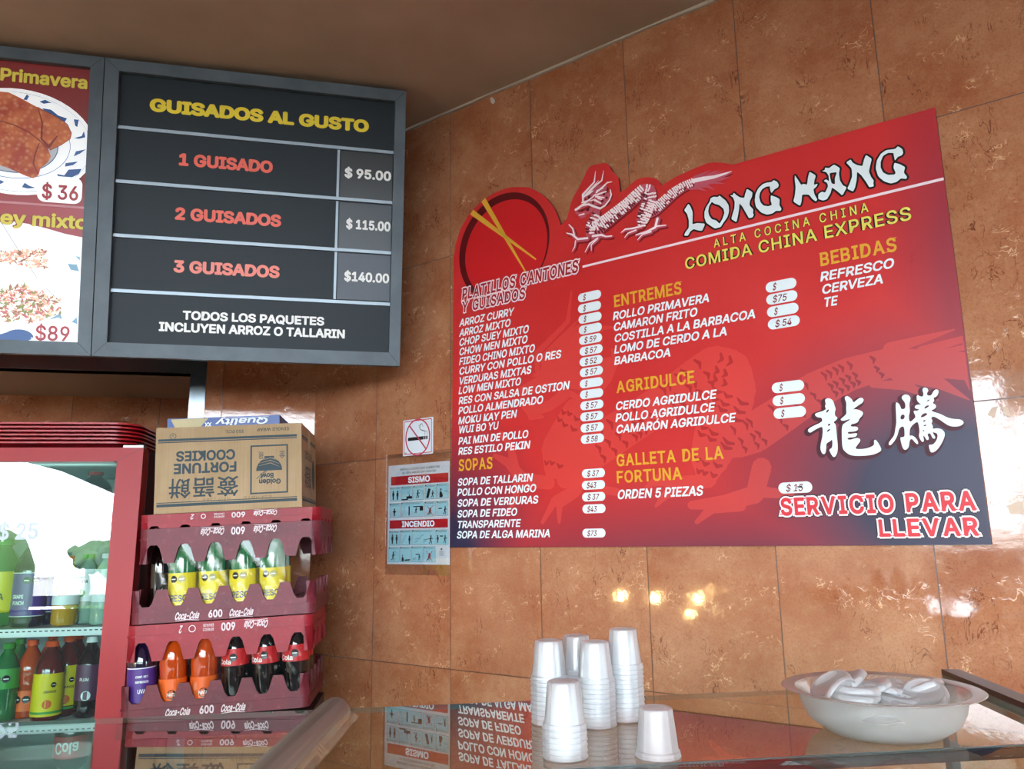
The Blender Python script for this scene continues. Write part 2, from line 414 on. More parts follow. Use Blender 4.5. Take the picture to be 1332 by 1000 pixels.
# ------------------------------------------------------------------ the red menu panel on the right wall
PT = .010
PO = FRW.hit(585, 712); FP = FRW.sub(PO[0], PO[1], PT + .001)                # its bottom left corner, front face
def px(p, fr=None): return (fr or FP).hit(p[0], p[1])
panel = thing('menu_sign', 'large red cut-out menu panel headed LONG HANG with a dragon, on the marble wall', 'menu sign', FP.mw())
outl = [(585, 712), (588, 560), (589.3, 450), (589.6, 378), (590, 336), (592.8, 317), (598.4, 299), (608, 281.6), (616, 271.5), (624, 264), (632, 257.6), (640, 252.8), (648, 248.6), (656, 245.6),
        (664, 243.7), (672, 243), (680, 243), (688, 244), (696, 247.2), (704, 252), (711, 258), (717, 265), (721.5, 272), (724.8, 280), (729.8, 293.4), (737.7, 284), (742.4, 265), (747, 254), (751.8, 246), (756, 238), (759.7, 230.4), (763, 223),
        (766, 217.7), (771, 214.6), (778.7, 213.6), (784, 211.9), (789.7, 213), (793.5, 216.8), (796, 222.5), (801, 227.5), (804.5, 231), (805.5, 240), (806.4, 249.9), (814.9, 246), (820, 240), (826, 235), (833.5, 231.3), (841.7, 230.4),
        (848.5, 231), (854.3, 232.9), (858, 236.5), (860.6, 241.4), (865.4, 238.2), (879, 230), (895.3, 222.5), (908, 217), (920.5, 212), (931, 211), (942.6, 212), (953.6, 214)]
OUT = [px(p) for p in outl]; _tr = px((1216, 139.5)); _br = px((1290, 711))
OUT += [(_tr[0], _tr[1]), (_tr[0], OUT[0][1])]
PW = _tr[0]; PH = _tr[1]
def blob(t, s, cx, cy, rx, ry):
    a = t.math('DIVIDE', t.math('SUBTRACT', s[0], cx), rx); c = t.math('DIVIDE', t.math('SUBTRACT', s[1], cy), ry)
    return t.ramp(t.math('SQRT', t.math('ADD', t.math('MULTIPLY', a, a), t.math('MULTIPLY', c, c))), 1.0, .30)
def panel_print(name, over=None, k=0.):
    """the printed ground of the panel: red running out to navy in the corners, with an overprint"""
    m = mat(name, 'c8202a', .34, spec=.35); t = NT(m); P = t.obj(); s = t.sep(P)
    d1 = blob(t, s, *px((1240, 645)), .54, .42); d2 = blob(t, s, -.03, -.06, .42, .48); d3 = blob(t, s, PW + .03, .52, .17, .60); d4 = blob(t, s, .62*PW, -.10, 1.1, .27)
    f = t.math('MAXIMUM', t.math('MAXIMUM', d1, d2), t.math('MAXIMUM', t.math('MULTIPLY', d3, .5), t.math('MULTIPLY', d4, .8)))
    c = t.mix(t.ramp(t.noise(P, 2.5, 3), .3, .7), lin('cc2a2b'), lin('d23636'))
    c = t.mix(f, c, lin('302c46'))
    if over: c = t.mix(k, c, lin(over))
    t.l(c, t.b.inputs['Base Color']); return m
RED = panel_print('panel_print')
EDGE = mat('panel_edge', '7a1a1e', .5)
MB().prism(OUT, -PT, 0, 0, side=1).build('board', [RED, EDGE], panel)
WHITE = mat('print_white', 'e6f1f5', .4, spec=.35); PINK = mat('print_pink', 'f2dfe4', .4, spec=.35); BLACK = mat('print_black', '0d0a10', .4, spec=.35)
GOLD = mat('print_gold', 'e2a930', .4, spec=.35); LEMON = mat('print_lemon', 'e6dc62', .4, spec=.35); DRED = mat('print_dark_red', 'a31018', .4, spec=.35)
MAROON = mat('print_maroon', '7c1220', .4, spec=.35); RIM = mat('print_plate_shadow', '5c0d14', .4, spec=.35); LRED = mat('print_bright_red', 'cf2126', .38, spec=.35)
WOOD = mat('print_chopstick', 'e0a83a', .4, spec=.35); BLUSH = mat('print_blush', 'c8546a', .4, spec=.35)
# round plate printed in the top left corner, and its chopsticks
def circ3(a, b, c):
    ax, ay = a; bx, by = b; cx, cy = c; d = 2*(ax*(by-cy)+bx*(cy-ay)+cx*(ay-by))
    ux = ((ax*ax+ay*ay)*(by-cy)+(bx*bx+by*by)*(cy-ay)+(cx*cx+cy*cy)*(ay-by))/d; uy = ((ax*ax+ay*ay)*(cx-bx)+(bx*bx+by*by)*(ax-cx)+(cx*cx+cy*cy)*(bx-ax))/d
    return ux, uy, math.hypot(ax-ux, ay-uy)
cx, cy, cr = circ3(px((597.6, 339)), px((671, 250.2)), px((714.6, 314)))
b = MB(); b.disc(cx, cy, cr, .0009, 0, n=72); b.disc(cx + cr*.05, cy - cr*.05, cr*.905, .0011, 1, n=72)
b.build('plate_print', [RIM, LRED], panel)
for A, B in (((614, 276), (697.5, 337.5)), ((629, 260), (684, 353.5))):
    MB().stroke([px(A), px(B)], [.017, .004], .0014, 0, caps=False).build('chopstick', WOOD, panel)
# the dragon: brush strokes traced once, used for the crest and, enlarged, for the pale one in the background
DC = crop(730, 200, .14); DT = crop(830, 205, .1051)
D_body = [([(330, 545), (305, 610), (270, 680), (265, 740)], [70, 95, 100, 70]),
          ([(275, 720), (340, 690), (430, 625), (530, 545), (630, 465), (710, 390), (770, 340), (815, 350), (825, 410), (800, 480), (775, 550), (755, 610), (745, 670)], [90, 140, 125, 115, 112, 112, 112, 118, 122, 130, 130, 110, 60])]
D_tail = [([(150, 680), (220, 640), (320, 555), (440, 445), (560, 365), (690, 305), (810, 280), (950, 258), (1090, 215), (1165, 188)], [130, 140, 130, 125, 110, 95, 75, 55, 28, 5])]
D_fin = [([(700, 250), (800, 205), (905, 155)], [40, 26, 4]), ([(800, 245), (950, 180), (1000, 160)], [30, 22, 4]), ([(860, 245), (980, 200), (1068, 158)], [22, 16, 4]),
         ([(640, 390), (740, 375), (845, 412)], [20, 34, 4]), ([(720, 340), (850, 350), (940, 395)], [44, 36, 4]), ([(820, 310), (950, 310), (1070, 325)], [44, 26, 4]), ([(900, 285), (1030, 270), (1130, 240)], [40, 30, 4])]
D_head = [([(150, 515), (215, 480), (265, 430), (330, 410)], [34, 50, 110, 130]), ([(250, 400), (330, 350), (400, 320)], [70, 110, 60]), ([(330, 430), (400, 420), (450, 380)], [90, 110, 40])]
D_jaw = [([(140, 545), (185, 570), (250, 545), (300, 500)], [16, 44, 34, 40]), ([(185, 590), (225, 585)], [26, 10])]
D_mane = [([(205, 440), (205, 380), (260, 320), (310, 265), (322, 165)], [16, 22, 18, 16, 6]), ([(215, 400), (290, 320), (350, 250)], [18, 16, 4]), ([(250, 370), (330, 290), (380, 250), (397, 160)], [14, 16, 12, 4]),
          ([(330, 360), (390, 310), (430, 270), (475, 262)], [16, 16, 14, 5]), ([(340, 380), (420, 352)], [16, 10]), ([(325, 398), (402, 410)], [18, 10]), ([(312, 430), (372, 462)], [18, 10]), ([(335, 345), (388, 322)], [12, 12]),
          ([(135, 520), (200, 482), (255, 470), (310, 492), (365, 510), (410, 482), (450, 432), (468, 385), (458, 335)], [16, 16, 18, 18, 18, 16, 14, 14, 8]), ([(195, 455), (250, 440), (300, 400)], [12, 16, 10]), ([(140, 520), (175, 500)], [24, 18])]
D_legs = [([(250, 790), (160, 800), (105, 755), (55, 742)], [40, 44, 30, 14]), ([(130, 770), (112, 700), (78, 665)], [34, 26, 18]), ([(140, 815), (132, 870), (105, 915)], [30, 22, 5]),
          ([(300, 770), (380, 760), (420, 775), (474, 770)], [50, 44, 26, 22]), ([(345, 790), (270, 840), (228, 918)], [34, 26, 12]), ([(340, 800), (285, 850), (285, 905)], [30, 24, 10]),
          ([(750, 680), (670, 700), (600, 708), (562, 738)], [36, 34, 30, 8]), ([(700, 715), (625, 745), (595, 785)], [30, 24, 10]), ([(900, 610), (880, 690), (800, 730), (700, 760)], [50, 46, 40, 22]), ([(840, 730), (760, 755), (715, 805)], [30, 28, 12]), ([(890, 680), (975, 670)], [30, 20])]
def dragon(b, xf, k, z, base, pale, dark, seed=3, detail=True):
    """k: plane metres per crop unit; xf maps picture points of the crest to the plane"""
    rnd = random.Random(seed)
    def go(lst, cr, mi, dz, kk=1., grow=1.):
        for pts, w in lst: b.stroke([xf(cr(p)) for p in pts], [q * k * kk * grow for q in w], z + dz, mi)
    tk = .1051 / .14
    if detail:
        sh_ = lambda cr: (lambda p: cr((p[0] + 14, p[1] + 16)))
        for lst, cr, kk in ((D_body, DC, 1.), (D_tail, DT, tk), (D_legs, DC, 1.), (D_head, DC, 1.)): go(lst, sh_(cr), 3, -.0003, kk)
    go(D_fin, DT, base, 0, tk); go(D_tail, DT, base, .0001, tk); go(D_legs, DC, base, .0001); go(D_jaw, DC, base, .0001); go(D_body, DC, base, .0002); go(D_head, DC, base, .0003)
    # scales along body and tail
    for lst, cr, kk, step in ((D_body[1:], DC, 1., 21), (D_body[:1], DC, 1., 24), (D_tail, DT, tk, 24)):
        for pts, w in lst:
            for i in range(len(pts) - 1):
                (x0, y0), (x1, y1) = pts[i], pts[i+1]; L = math.hypot(x1-x0, y1-y0); n = max(1, int(L/step)); nx, ny = -(y1-y0)/L, (x1-x0)/L
                for j in range(n):
                    f = (j + .5)/n; cx_, cy_ = x0+(x1-x0)*f, y0+(y1-y0)*f; hw = (w[i]+(w[i+1]-w[i])*f)/2; tx, ty = (x1-x0)/L, (y1-y0)/L
                    if lst is D_tail and i > 4: continue
                    def P(a, l): return xf(cr((cx_ + nx*hw*a + tx*l, cy_ + ny*hw*a + ty*l)))
                    if detail or rnd.random() < .55:
                        for a0 in (((-.45, -.1), (.15, .55), (.55, .95), (.3, .8)) if detail else ((-.75, -.25), (.0, .4), (.5, .85))):
                            o = rnd.uniform(-4, 4); b.stroke([P(a0[0], o), P((a0[0]+a0[1])/2, o+7), P(a0[1], o-2)], [7*k*kk, 11*k*kk, 4*k*kk], z+.0004, dark)
                    if detail:
                        for a0 in (-.95, -.6, -.3, .0, .45):
                            if rnd.random() < (.95 if a0 < 0 else .45):
                                o = rnd.uniform(7, 13); b.stroke([P(a0, o), P(a0+.3, o+rnd.uniform(-4, 5))], [17*k*kk, 11*k*kk], z+.0005, pale)
    go(D_mane, DC, pale, .0006)
    if detail: go([([(160, 500), (210, 470), (245, 445)], [10, 18, 12]), ([(235, 390), (270, 365), (300, 345)], [14, 18, 8]), ([(300, 395), (325, 380)], [12, 14]), ([(345, 415), (380, 425)], [12, 10]), ([(270, 440), (300, 430)], [10, 10]), ([(170, 572), (215, 560)], [10, 12])], DC, pale, .0007)
    if detail:
        go([(D_tail[0][0][5:], [46, 46, 34, 22, 4])], lambda p: DT((p[0]-4, p[1]-16)), pale, .0005, tk)
        for pts, w in D_legs:
            b.stroke([xf(DC((p[0]-3, p[1]-5))) for p in pts], [q*k*.42 for q in w], z+.0006, pale)
        for q, r in (((262, 405), 16), ((300, 455), 13), ((400, 375), 13), ((385, 440), 14), ((425, 410), 12), ((360, 400), 8), ((230, 425), 10), ((250, 520), 16), ((200, 530), 9)):
            b.disc(*xf(DC(q)), r*k, z+.0005, dark, n=10)
k0 = (px((800, 290))[0] - px((790, 290))[0]) / 10 * .14
WMARK = panel_print('print_watermark', 'e85048', .42); WMD = panel_print('print_watermark_dark', '7c0e16', .32)
a0, a1 = px((843, 245)), px((945, 470)); WS = 2.75
b = MB(); dragon(b, lambda p: tuple(min(max(a1[i] + (px(p)[i] - a0[i]) * WS, .003), (PW, PH)[i] - .003) for i in (0, 1)), k0 * WS, .00004, 0, 0, 1, 5, False)
b.v = [(min(max(v[0], .003), PW - .003), min(max(v[1], .003), PH - .003), v[2]) for v in b.v]; b.build('background_dragon', [WMARK, WMD], panel)
b = MB(); dragon(b, px, k0, .0012, 0, 1, 2)
b.build('dragon', [mat('print_dragon_red', 'c65a6c', .4, spec=.35), mat('print_dragon_pale', 'f8e6ea', .4, spec=.35), mat('print_dragon_dark', '641020', .4, spec=.35), mat('print_dragon_shadow', '8e1a20', .4, spec=.35)], panel)
# the rule under the heading
_a, _b2 = px((758, 347)), px((1227.5, 232.2))
MB().rect(_a[0], _a[1] - .003, _b2[0], _a[1] + .003, .0009).build('rule_line', PINK, panel)
# LONG HANG in brush capitals
C1, C2 = crop(880, 230, .11261), crop(1020, 180, .12763)
LH = [(C1, [[(140, 312), (165, 345), (190, 410), (188, 500), (186, 550), (240, 535), (335, 542), (300, 625), (260, 622), (200, 605), (165, 630), (135, 682), (90, 680), (105, 640), (145, 590), (145, 500), (125, 430), (90, 388)]]),
      (C1, [[(395, 250), (430, 232), (480, 235), (500, 218), (525, 240), (570, 275), (605, 330), (610, 400), (590, 470), (545, 530), (515, 580), (450, 600), (400, 570), (345, 530), (325, 470), (325, 410), (345, 350), (385, 290)],
            [(410, 290), (440, 312), (500, 330), (545, 370), (556, 420), (532, 490), (500, 545), (460, 505), (410, 490), (380, 450), (368, 400), (380, 340)]]),
      (C1, [[(620, 215), (650, 215), (665, 185), (690, 210), (735, 240), (785, 245), (795, 200), (815, 140), (880, 180), (875, 230), (850, 280), (845, 330), (890, 380), (885, 420), (895, 440), (880, 470), (840, 480), (800, 410), (760, 340), (730, 310), (725, 380), (710, 460), (695, 525), (635, 490), (650, 430), (670, 370), (675, 290), (655, 240)]]),
      (C1, [[(1100, 62), (1125, 40), (1165, 60), (1185, 95), (1175, 125), (1135, 145), (1100, 190), (1085, 160), (1080, 110), (1040, 115), (990, 145), (965, 190), (957, 240), (975, 300), (1010, 335), (1065, 342), (1105, 325), (1090, 280), (1092, 215), (1150, 235), (1195, 260), (1190, 330), (1215, 370), (1205, 395), (1150, 395), (1110, 425), (1050, 440), (980, 415), (920, 350), (905, 280), (915, 200), (950, 130), (1000, 85), (1050, 68)]]),
      (C2, [[(110, 375), (140, 420), (175, 475), (200, 465), (235, 475), (245, 400), (260, 340), (325, 380), (310, 430), (305, 475), (345, 465), (330, 495), (300, 520), (310, 570), (340, 625), (325, 645), (290, 620), (255, 575), (185, 575), (180, 640), (165, 690), (95, 645), (110, 590), (120, 500), (110, 430)]]),
      (C2, [[(385, 335), (415, 325), (420, 300), (460, 305), (510, 268), (570, 305), (560, 360), (570, 430), (600, 480), (640, 500), (595, 585), (550, 545), (490, 500), (475, 560), (440, 620), (400, 635), (350, 620), (350, 570), (385, 545), (420, 555), (450, 490), (440, 455), (405, 435), (430, 418), (460, 440), (455, 380), (430, 345)],
            [(465, 355), (540, 345), (518, 410), (520, 470), (485, 460), (470, 400)]]),
      (C2, [[(635, 250), (650, 235), (680, 218), (700, 250), (745, 275), (800, 285), (815, 220), (835, 170), (895, 210), (880, 270), (865, 340), (890, 400), (915, 430), (910, 460), (915, 490), (870, 500), (840, 450), (790, 380), (745, 340), (740, 430), (725, 500), (705, 545), (645, 515), (670, 460), (695, 390), (690, 310), (665, 280)]]),
      (C2, [[(1135, 110), (1160, 82), (1205, 110), (1215, 150), (1200, 175), (1160, 190), (1130, 230), (1120, 180), (1115, 150), (1060, 150), (1010, 180), (985, 240), (985, 300), (1010, 350), (1060, 375), (1130, 370), (1137, 350), (1115, 300), (1125, 250), (1180, 265), (1235, 295), (1220, 350), (1255, 395), (1245, 415), (1190, 410), (1150, 445), (1090, 462), (1020, 440), (960, 390), (935, 310), (945, 230), (985, 160), (1040, 122)]])]
def soften(lp, k):
    out = []
    for i in range(len(lp)):
        (x0, y0), (x1, y1) = lp[i], lp[(i+1) % len(lp)]; out += [(x0+(x1-x0)*k, y0+(y1-y0)*k), (x1-(x1-x0)*k, y1-(y1-y0)*k)]
    return out
b = MB()
for cr_, loops in LH:
    L = [soften([px(cr_(p)) for p in lp], .14) for lp in loops]
    for lp in L: b.stroke(lp, .0085, .0012, 1, closed=True)
    b.poly(L, .0015, 0)
b.build('title_lettering', [WHITE, BLACK], panel)
# brush characters lower right
C3, C4 = crop(1040, 500, .1), crop(1145, 495, .1)
CJ = [(C3, [[(330, 200), (360, 178), (410, 185), (445, 220), (455, 270), (475, 315), (460, 370), (465, 410), (500, 430), (480, 465), (440, 490), (475, 520), (480, 580), (490, 700), (500, 780), (498, 880), (470, 940), (440, 945), (415, 910), (388, 855), (395, 842), (430, 820), (430, 710), (400, 740), (350, 765), (350, 830), (340, 900), (310, 910), (285, 880), (272, 830), (280, 760), (300, 680), (305, 600), (300, 545), (240, 570), (180, 605), (140, 632), (110, 610), (115, 580), (170, 545), (290, 490), (300, 460), (285, 430), (240, 430), (205, 405), (205, 380), (240, 365), (310, 345), (350, 320), (330, 285), (345, 255)],
            [(345, 355), (375, 320), (388, 335), (360, 372)], [(365, 530), (390, 505), (408, 520), (385, 542)], [(355, 608), (385, 578), (405, 580), (390, 602), (365, 618)]]),
      (C3, [[(585, 170), (610, 150), (640, 155), (685, 195), (705, 240), (740, 205), (790, 170), (830, 180), (838, 210), (820, 240), (770, 270), (690, 330), (740, 320), (810, 345), (832, 370), (820, 405), (780, 445), (765, 490), (720, 510), (680, 515), (665, 540), (690, 550), (740, 545), (768, 570), (755, 600), (700, 615), (640, 615), (625, 632), (650, 645), (745, 630), (755, 650), (730, 685), (640, 690), (620, 710), (660, 722), (745, 692), (790, 705), (795, 740), (760, 780), (720, 840), (820, 840), (900, 825), (965, 795), (975, 765), (968, 730), (990, 715), (1020, 750), (1055, 810), (1068, 855), (1040, 880), (960, 915), (850, 928), (720, 930), (650, 915), (595, 875), (560, 830), (552, 700), (552, 530), (600, 495), (665, 455), (650, 450), (570, 478), (530, 460), (560, 430), (615, 385), (608, 320), (612, 240)]]),
      (C4, [[(200, 280), (235, 290), (262, 330), (275, 375), (330, 365), (328, 290), (285, 240), (280, 210), (310, 182), (360, 182), (395, 215), (395, 250), (378, 310), (390, 400), (370, 470), (385, 545), (440, 500), (465, 470), (435, 410), (440, 390), (480, 395), (515, 372), (480, 370), (450, 355), (455, 325), (500, 310), (540, 315), (485, 275), (472, 215), (485, 185), (520, 205), (555, 210), (565, 170), (550, 130), (555, 100), (585, 88), (620, 105), (628, 135), (605, 170), (620, 195), (665, 195), (690, 140), (725, 110), (760, 125), (760, 165), (735, 210), (690, 225), (708, 260), (680, 295), (720, 310), (732, 345), (700, 375), (660, 385), (690, 405), (790, 435), (870, 480), (960, 500), (1040, 502), (1085, 530), (1085, 565), (1030, 595), (960, 600), (900, 590), (840, 555), (780, 510), (690, 460), (660, 490), (680, 510), (675, 545), (665, 555), (688, 590), (680, 630), (740, 618), (800, 630), (840, 670), (842, 720), (810, 800), (760, 880), (710, 925), (670, 938), (650, 920), (632, 850), (640, 832), (680, 835), (720, 800), (748, 740), (745, 690), (710, 675), (680, 670), (700, 705), (720, 735), (710, 758), (680, 750), (660, 700), (640, 680), (612, 700), (635, 745), (630, 770), (605, 775), (570, 715), (560, 720), (572, 780), (560, 800), (535, 790), (500, 720), (515, 670), (500, 560), (480, 530), (390, 605), (382, 700), (385, 720), (410, 712), (450, 730), (490, 780), (498, 820), (480, 830), (445, 795), (415, 755), (385, 770), (375, 860), (345, 898), (310, 900), (285, 860), (262, 760), (265, 735), (315, 735), (320, 690), (312, 600), (280, 595), (245, 630), (230, 700), (200, 770), (150, 830), (120, 845), (108, 820), (130, 780), (185, 715), (200, 620), (212, 550), (208, 440)],
            [(262, 485), (275, 445), (310, 440), (322, 465), (310, 500), (275, 508)], [(600, 268), (640, 242), (645, 255), (620, 272)], [(570, 358), (600, 325), (640, 320), (630, 340), (585, 368)], [(525, 472), (550, 435), (590, 420), (620, 432), (590, 460), (545, 480)], [(553, 537), (570, 512), (595, 515), (580, 534)], [(558, 592), (580, 572), (608, 575), (590, 593)], [(550, 655), (560, 642), (582, 650), (565, 662)]])]
b = MB()
for cr_, loops in CJ:
    L = [soften(soften([px(cr_(p)) for p in lp], .25), .25) for lp in loops]
    for lp in L: b.stroke([(p[0]-.004, p[1]-.003) for p in lp], .009, .0006, 1, closed=True)
    b.poly(L, .0013, 0)
b.build('brush_characters', [WHITE, mat('print_shadow_maroon', '4a1a2a', .45, spec=.3)], panel)

def line(b, txt, p0, x1, cap, mi=0, bold=.022, shear=.2, z=.0012, space=1., fr=None, xs=None):
    fr = fr or FP
    a, v = fr.hit(*p0); _, v2 = fr.hit(p0[0], p0[1] - cap); u1 = fr.along(v, x1)
    b.text(glyphs(txt, bold, space), a, v, u1 - a, v2 - v, z, mi, shear=shear); return a, v, u1 - a, v2 - v
K8, K5, K6 = crop(590, 360, .34), crop(580, 380, .33994), crop(930, 380, .34)
b = MB()
for txt, x0, y0, x1 in (('ARROZ CURRY', 22, 192, 235), ('ARROZ MIXTO', 22, 230, 222), ('CHOP SUEY MIXTO', 22, 266, 292), ('CHOW MEN MIXTO', 22, 302, 287), ('FIDEO CHINO MIXTO', 22, 339, 315), ('CURRY CON POLLO O RES', 22, 376, 416),
                        ('VERDURAS MIXTAS', 20, 414, 302), ('LOW MEN MIXTO', 20, 450, 262), ('RES CON SALSA DE OSTION', 20, 489, 447), ('POLLO ALMENDRADO', 19, 527, 347), ('MOKU KAY PEN', 19, 565, 245), ('WUI BO YU', 19, 600, 175), ('PAI MIN DE POLLO', 19, 643, 290), ('RES ESTILO PEKIN', 19, 682, 296)):
    b = MB(); line(b, txt, K8((x0, y0)), K8((x1, 0))[0], 9.6); b.build('dish_line', WHITE, panel)
for txt, x0, y0, x1 in (('SOPA DE TALLARIN', 16, 800, 306), ('POLLO CON HONGO', 15, 839, 320), ('SOPA DE VERDURAS', 15, 880, 328), ('SOPA DE FIDEO', 15, 921, 247), ('TRANSPARENTE', 14, 962, 260), ('SOPA DE ALGA MARINA', 13, 1001, 375)):
    b = MB(); line(b, txt, K8((x0, y0)), K8((x1, 0))[0], 9.6); b.build('soup_line', WHITE, panel)
for txt, x0, y0, x1 in (('ROLLO PRIMAVERA', 640, 108, 925.0), ('CAMARON FRITO', 642, 150, 909), ('COSTILLA A LA BARBACOA', 645, 193, 985), ('LOMO DE CERDO A LA', 645, 236, 948), ('BARBACOA', 645, 279, 874.5)):
    b = MB(); line(b, txt, K5((x0, y0)), x1, 10.6); b.build('starter_line', WHITE, panel)
for txt, x0, y0, x1 in (('CERDO AGRIDULCE', 650, 452, 933.5), ('POLLO AGRIDULCE', 650, 497, 931.5), ('CAMARÓN AGRIDULCE', 652, 541, 958.5)):
    b = MB(); line(b, txt, K5((x0, y0)), x1, 10.8); b.build('sweet_and_sour_line', WHITE, panel)
b = MB(); line(b, 'ORDEN 5 PIEZAS', K5((657, 792)), 916.5, 12); b.build('cookie_line', WHITE, panel)
KB = crop(880, 300, .2703)
for txt, x0, y0, x1 in (('REFRESCO', 693, 246, 1056), ('CERVEZA', 700, 307, 1005), ('TE', 708, 369, 782)):
    b = MB(); line(b, txt, KB((x0, y0)), KB((x1, 0))[0], 12.2); b.build('drink_line', WHITE, panel)
def head(b, txt, p0, x1, cap, mi=0, z=.0012, **kw):
    a, v = FP.hit(*p0); _, v2 = FP.hit(p0[0], p0[1] - cap); u1 = FP.along(v, x1)
    serif(b, txt, a, v, u1 - a, v2 - v, z, mi, **kw)
for txt, p0, x1, cap in (('ENTREMES', (799.5, 399.3), 887, 14.5), ('SOPAS', K8((21, 742)), 641, 14), ('AGRIDULCE', K5((655, 385)), 903.5, 14.5), ('BEBIDAS', KB((695, 170)), 1167, 16.5), ('GALLETA DE LA', K5((655, 665)), 941.5, 14.5), ('FORTUNA', K5((656, 729)), 887.5, 14.5)):
    b = MB(); head(b, txt, p0, x1, cap, bold=.02); b.build('gold_heading', GOLD, panel)
OH = [mat('print_heading_red', 'a8141e', .4, spec=.35), PINK, BLACK, mat('print_heading_bright', 'd8303a', .4, spec=.35)]
for txt, p0, x1, cap in (('PLATILLOS CANTONES', (601.5, 389.8), 752, 13.8), ('Y GUISADOS', (601, 406.5), 683, 13)):
    b = MB(); head(b, txt, p0, x1, cap, 1, .0012, grow=.06, bold=.022, shear=.1); head(b, txt, p0, x1, cap, 0, .0015, bold=.022, shear=.1); b.build('outlined_heading', OH, panel)
for txt, p0, x1, cap in (('SERVICIO PARA', (1016.5, 669.5), 1270.5, 20.5), ('LLEVAR', (1144.5, 697), 1274, 20.5)):
    b = MB(); head(b, txt, p0, x1, cap, 2, .0009, grow=.085, bold=.03); head(b, txt, p0, x1, cap, 1, .0012, grow=.055, bold=.03); head(b, txt, p0, x1, cap, 3, .0015, bold=.03); b.build('outlined_heading', OH, panel)
for txt, p0, x1, cap, sp in (('ALTA COCINA CHINA', (929, 322.3), 1130, 11, 1.45), ('COMIDA CHINA EXPRESS', (892, 350.8), 1186, 15, 1.08)):
    b = MB(); line(b, txt, p0, x1, cap, 1, .05, 0, .0009, sp); line(b, txt, p0, x1, cap, 0, .014, 0, .0012, sp); b.build('slogan', [LEMON, BLACK], panel)
def pill_tag(c, w, h, txt, scribble=False, name='price_strip'):
    q0, q1 = FP.hit(c[0], c[1] + h/2), FP.hit(c[0], c[1] - h/2); v0, v1 = q0[1], q1[1]; vm = (v0+v1)/2
    u0, u1 = FP.along(vm, c[0] - w/2), FP.along(vm, c[0] + w/2); H = v1 - v0
    b = MB(); b.pill(u0, v0, u1, v1, H*.499, .0011, 0)
    n = len(txt.replace(' ', '')); tw = {1: .42, 3: 1.35}[n] * H + (.25*H if ' ' in txt else 0)
    tx = u0 + (u1-u0)*.22 if n == 1 else u0 + (u1-u0)*(.2 if '4' == txt[1] or '7' == txt[1] else .22)
    b.text(glyphs(txt, .012), tx, v0 + H*.16, tw, H*.64, .0015, 1, shear=.2)
    if scribble:
        b.stroke([(tx+H*1.0, v0+H*.42), (tx+H*1.5, v0+H*.62), (tx+H*1.05, v0+H*.58), (tx+H*1.55, v0+H*.42)],   .0011, .0019, 2)
    b.build(name, [WHITE, MAROON, BLACK], panel)
for (cx_, cy_), txt in zip(((521, 74), (521, 116), (523, 157), (524, 198), (525, 238), (527, 280), (527, 321), (528, 362), (528, 405), (529, 447), (530, 490), (530, 533), (531, 576), (532, 619), (536, 751), (536, 796), (537, 841), (538, 887), (538, 980)),
                           ('$', '$', '$', '$', '$ 59', '$ 57', '$ 52', '$ 57', '$', '$', '$ 57', '$ 57', '$ 57', '$ 58', '$ 37', '$43', '$ 37', '$43', '$73')):
    pill_tag(K8((cx_, cy_)), 30, 11.6, txt)
for c, w, txt in (((1016.2, 371), 40, '$'), ((1017.2, 387), 40.5, '$75'), ((1018.4, 403.2), 41, '$'), ((1019.8, 419.3), 41.5, '$ 54'), (K6((280, 361)), 42, '$'), (K6((283, 411)), 42, '$'), (K6((287, 460)), 42, '$')):
    pill_tag(c, w, 14, txt)
pill_tag(K6((308, 747)), 44, 14.5, '$ 15', True)
b = MB(); line(b, '$', (1184, 341.5), 1190, 10, 0, .0, .2); b.build('faded_price', mat('print_faded_price', '961a24', .4), panel)

# ------------------------------------------------------------------ the two framed menu boards under the ceiling
TAU = radians(8.0)
vB = (Z * cos(TAU) + nrm(YM) * sin(TAU)).normalized()
FB0 = Fr(CAM + ray(520, 476) * 2.253, dirv(YM), vB)                   # lower right corner of the right board
GREYF = mat('board_frame', '4a5660', .42, spec=.5); t = NT(GREYF)
t.l(t.mix(t.ramp(t.noise(t.obj(), 9, 4), .35, .75), lin('434f59'), lin('55626c')), t.b.inputs['Base Color'])
SLATE = mat('board_panel', '1e272e', .45, spec=.25); RAIL = mat('board_rail', '8a949c', .4, .6)
bx = lambda p: FB0.hit(*p)
ul = bx((119, 463))[0]; vt = bx((529, 118.3))[1]
FBR = FB0.sub(ul, 0); BW = -ul; BH = vt
def frame(b, w, h, f, d0, d1, mi=0):
    b.prism([[(0, 0), (w, 0), (w, h), (0, h)], [(f[0], f[2]), (w - f[1], f[2]), (w - f[1], h - f[3]), (f[0], h - f[3])]], d0, d1, mi)
    for (x0, y0), (x1, y1) in (((0, 0), (f[0], f[2])), ((w, 0), (w-f[1], f[2])), ((w, h), (w-f[1], h-f[3])), ((0, h), (f[0], h-f[3]))):
        b.stroke([(x0, y0), (x1, y1)], .0012, d1 + .0004, 1, caps=False)
SEAM = mat('frame_seam', '20262a', .6)
rb = thing('menu_board', 'dark framed menu board of combo prices headed GUISADOS AL GUSTO', 'menu board', FBR.mw(), 'framed menu boards')
r = lambda p: FBR.hit(*p)
fl, fr_, fb, ft = r((139, 445))[0], BW - r((506, 460))[0], r((139, 445))[1], BH - r((514, 131))[1]
b = MB(); frame(b, BW, BH, (fl, fr_, fb, ft), -.05, 0); b.build('frame', [GREYF, SEAM], rb)
MB().box((fl*.6, fb*.6, -.045), (BW - fr_*.6, BH - ft*.6, -.018)).build('menu_panel', SLATE, rb)
ZB = -.0178
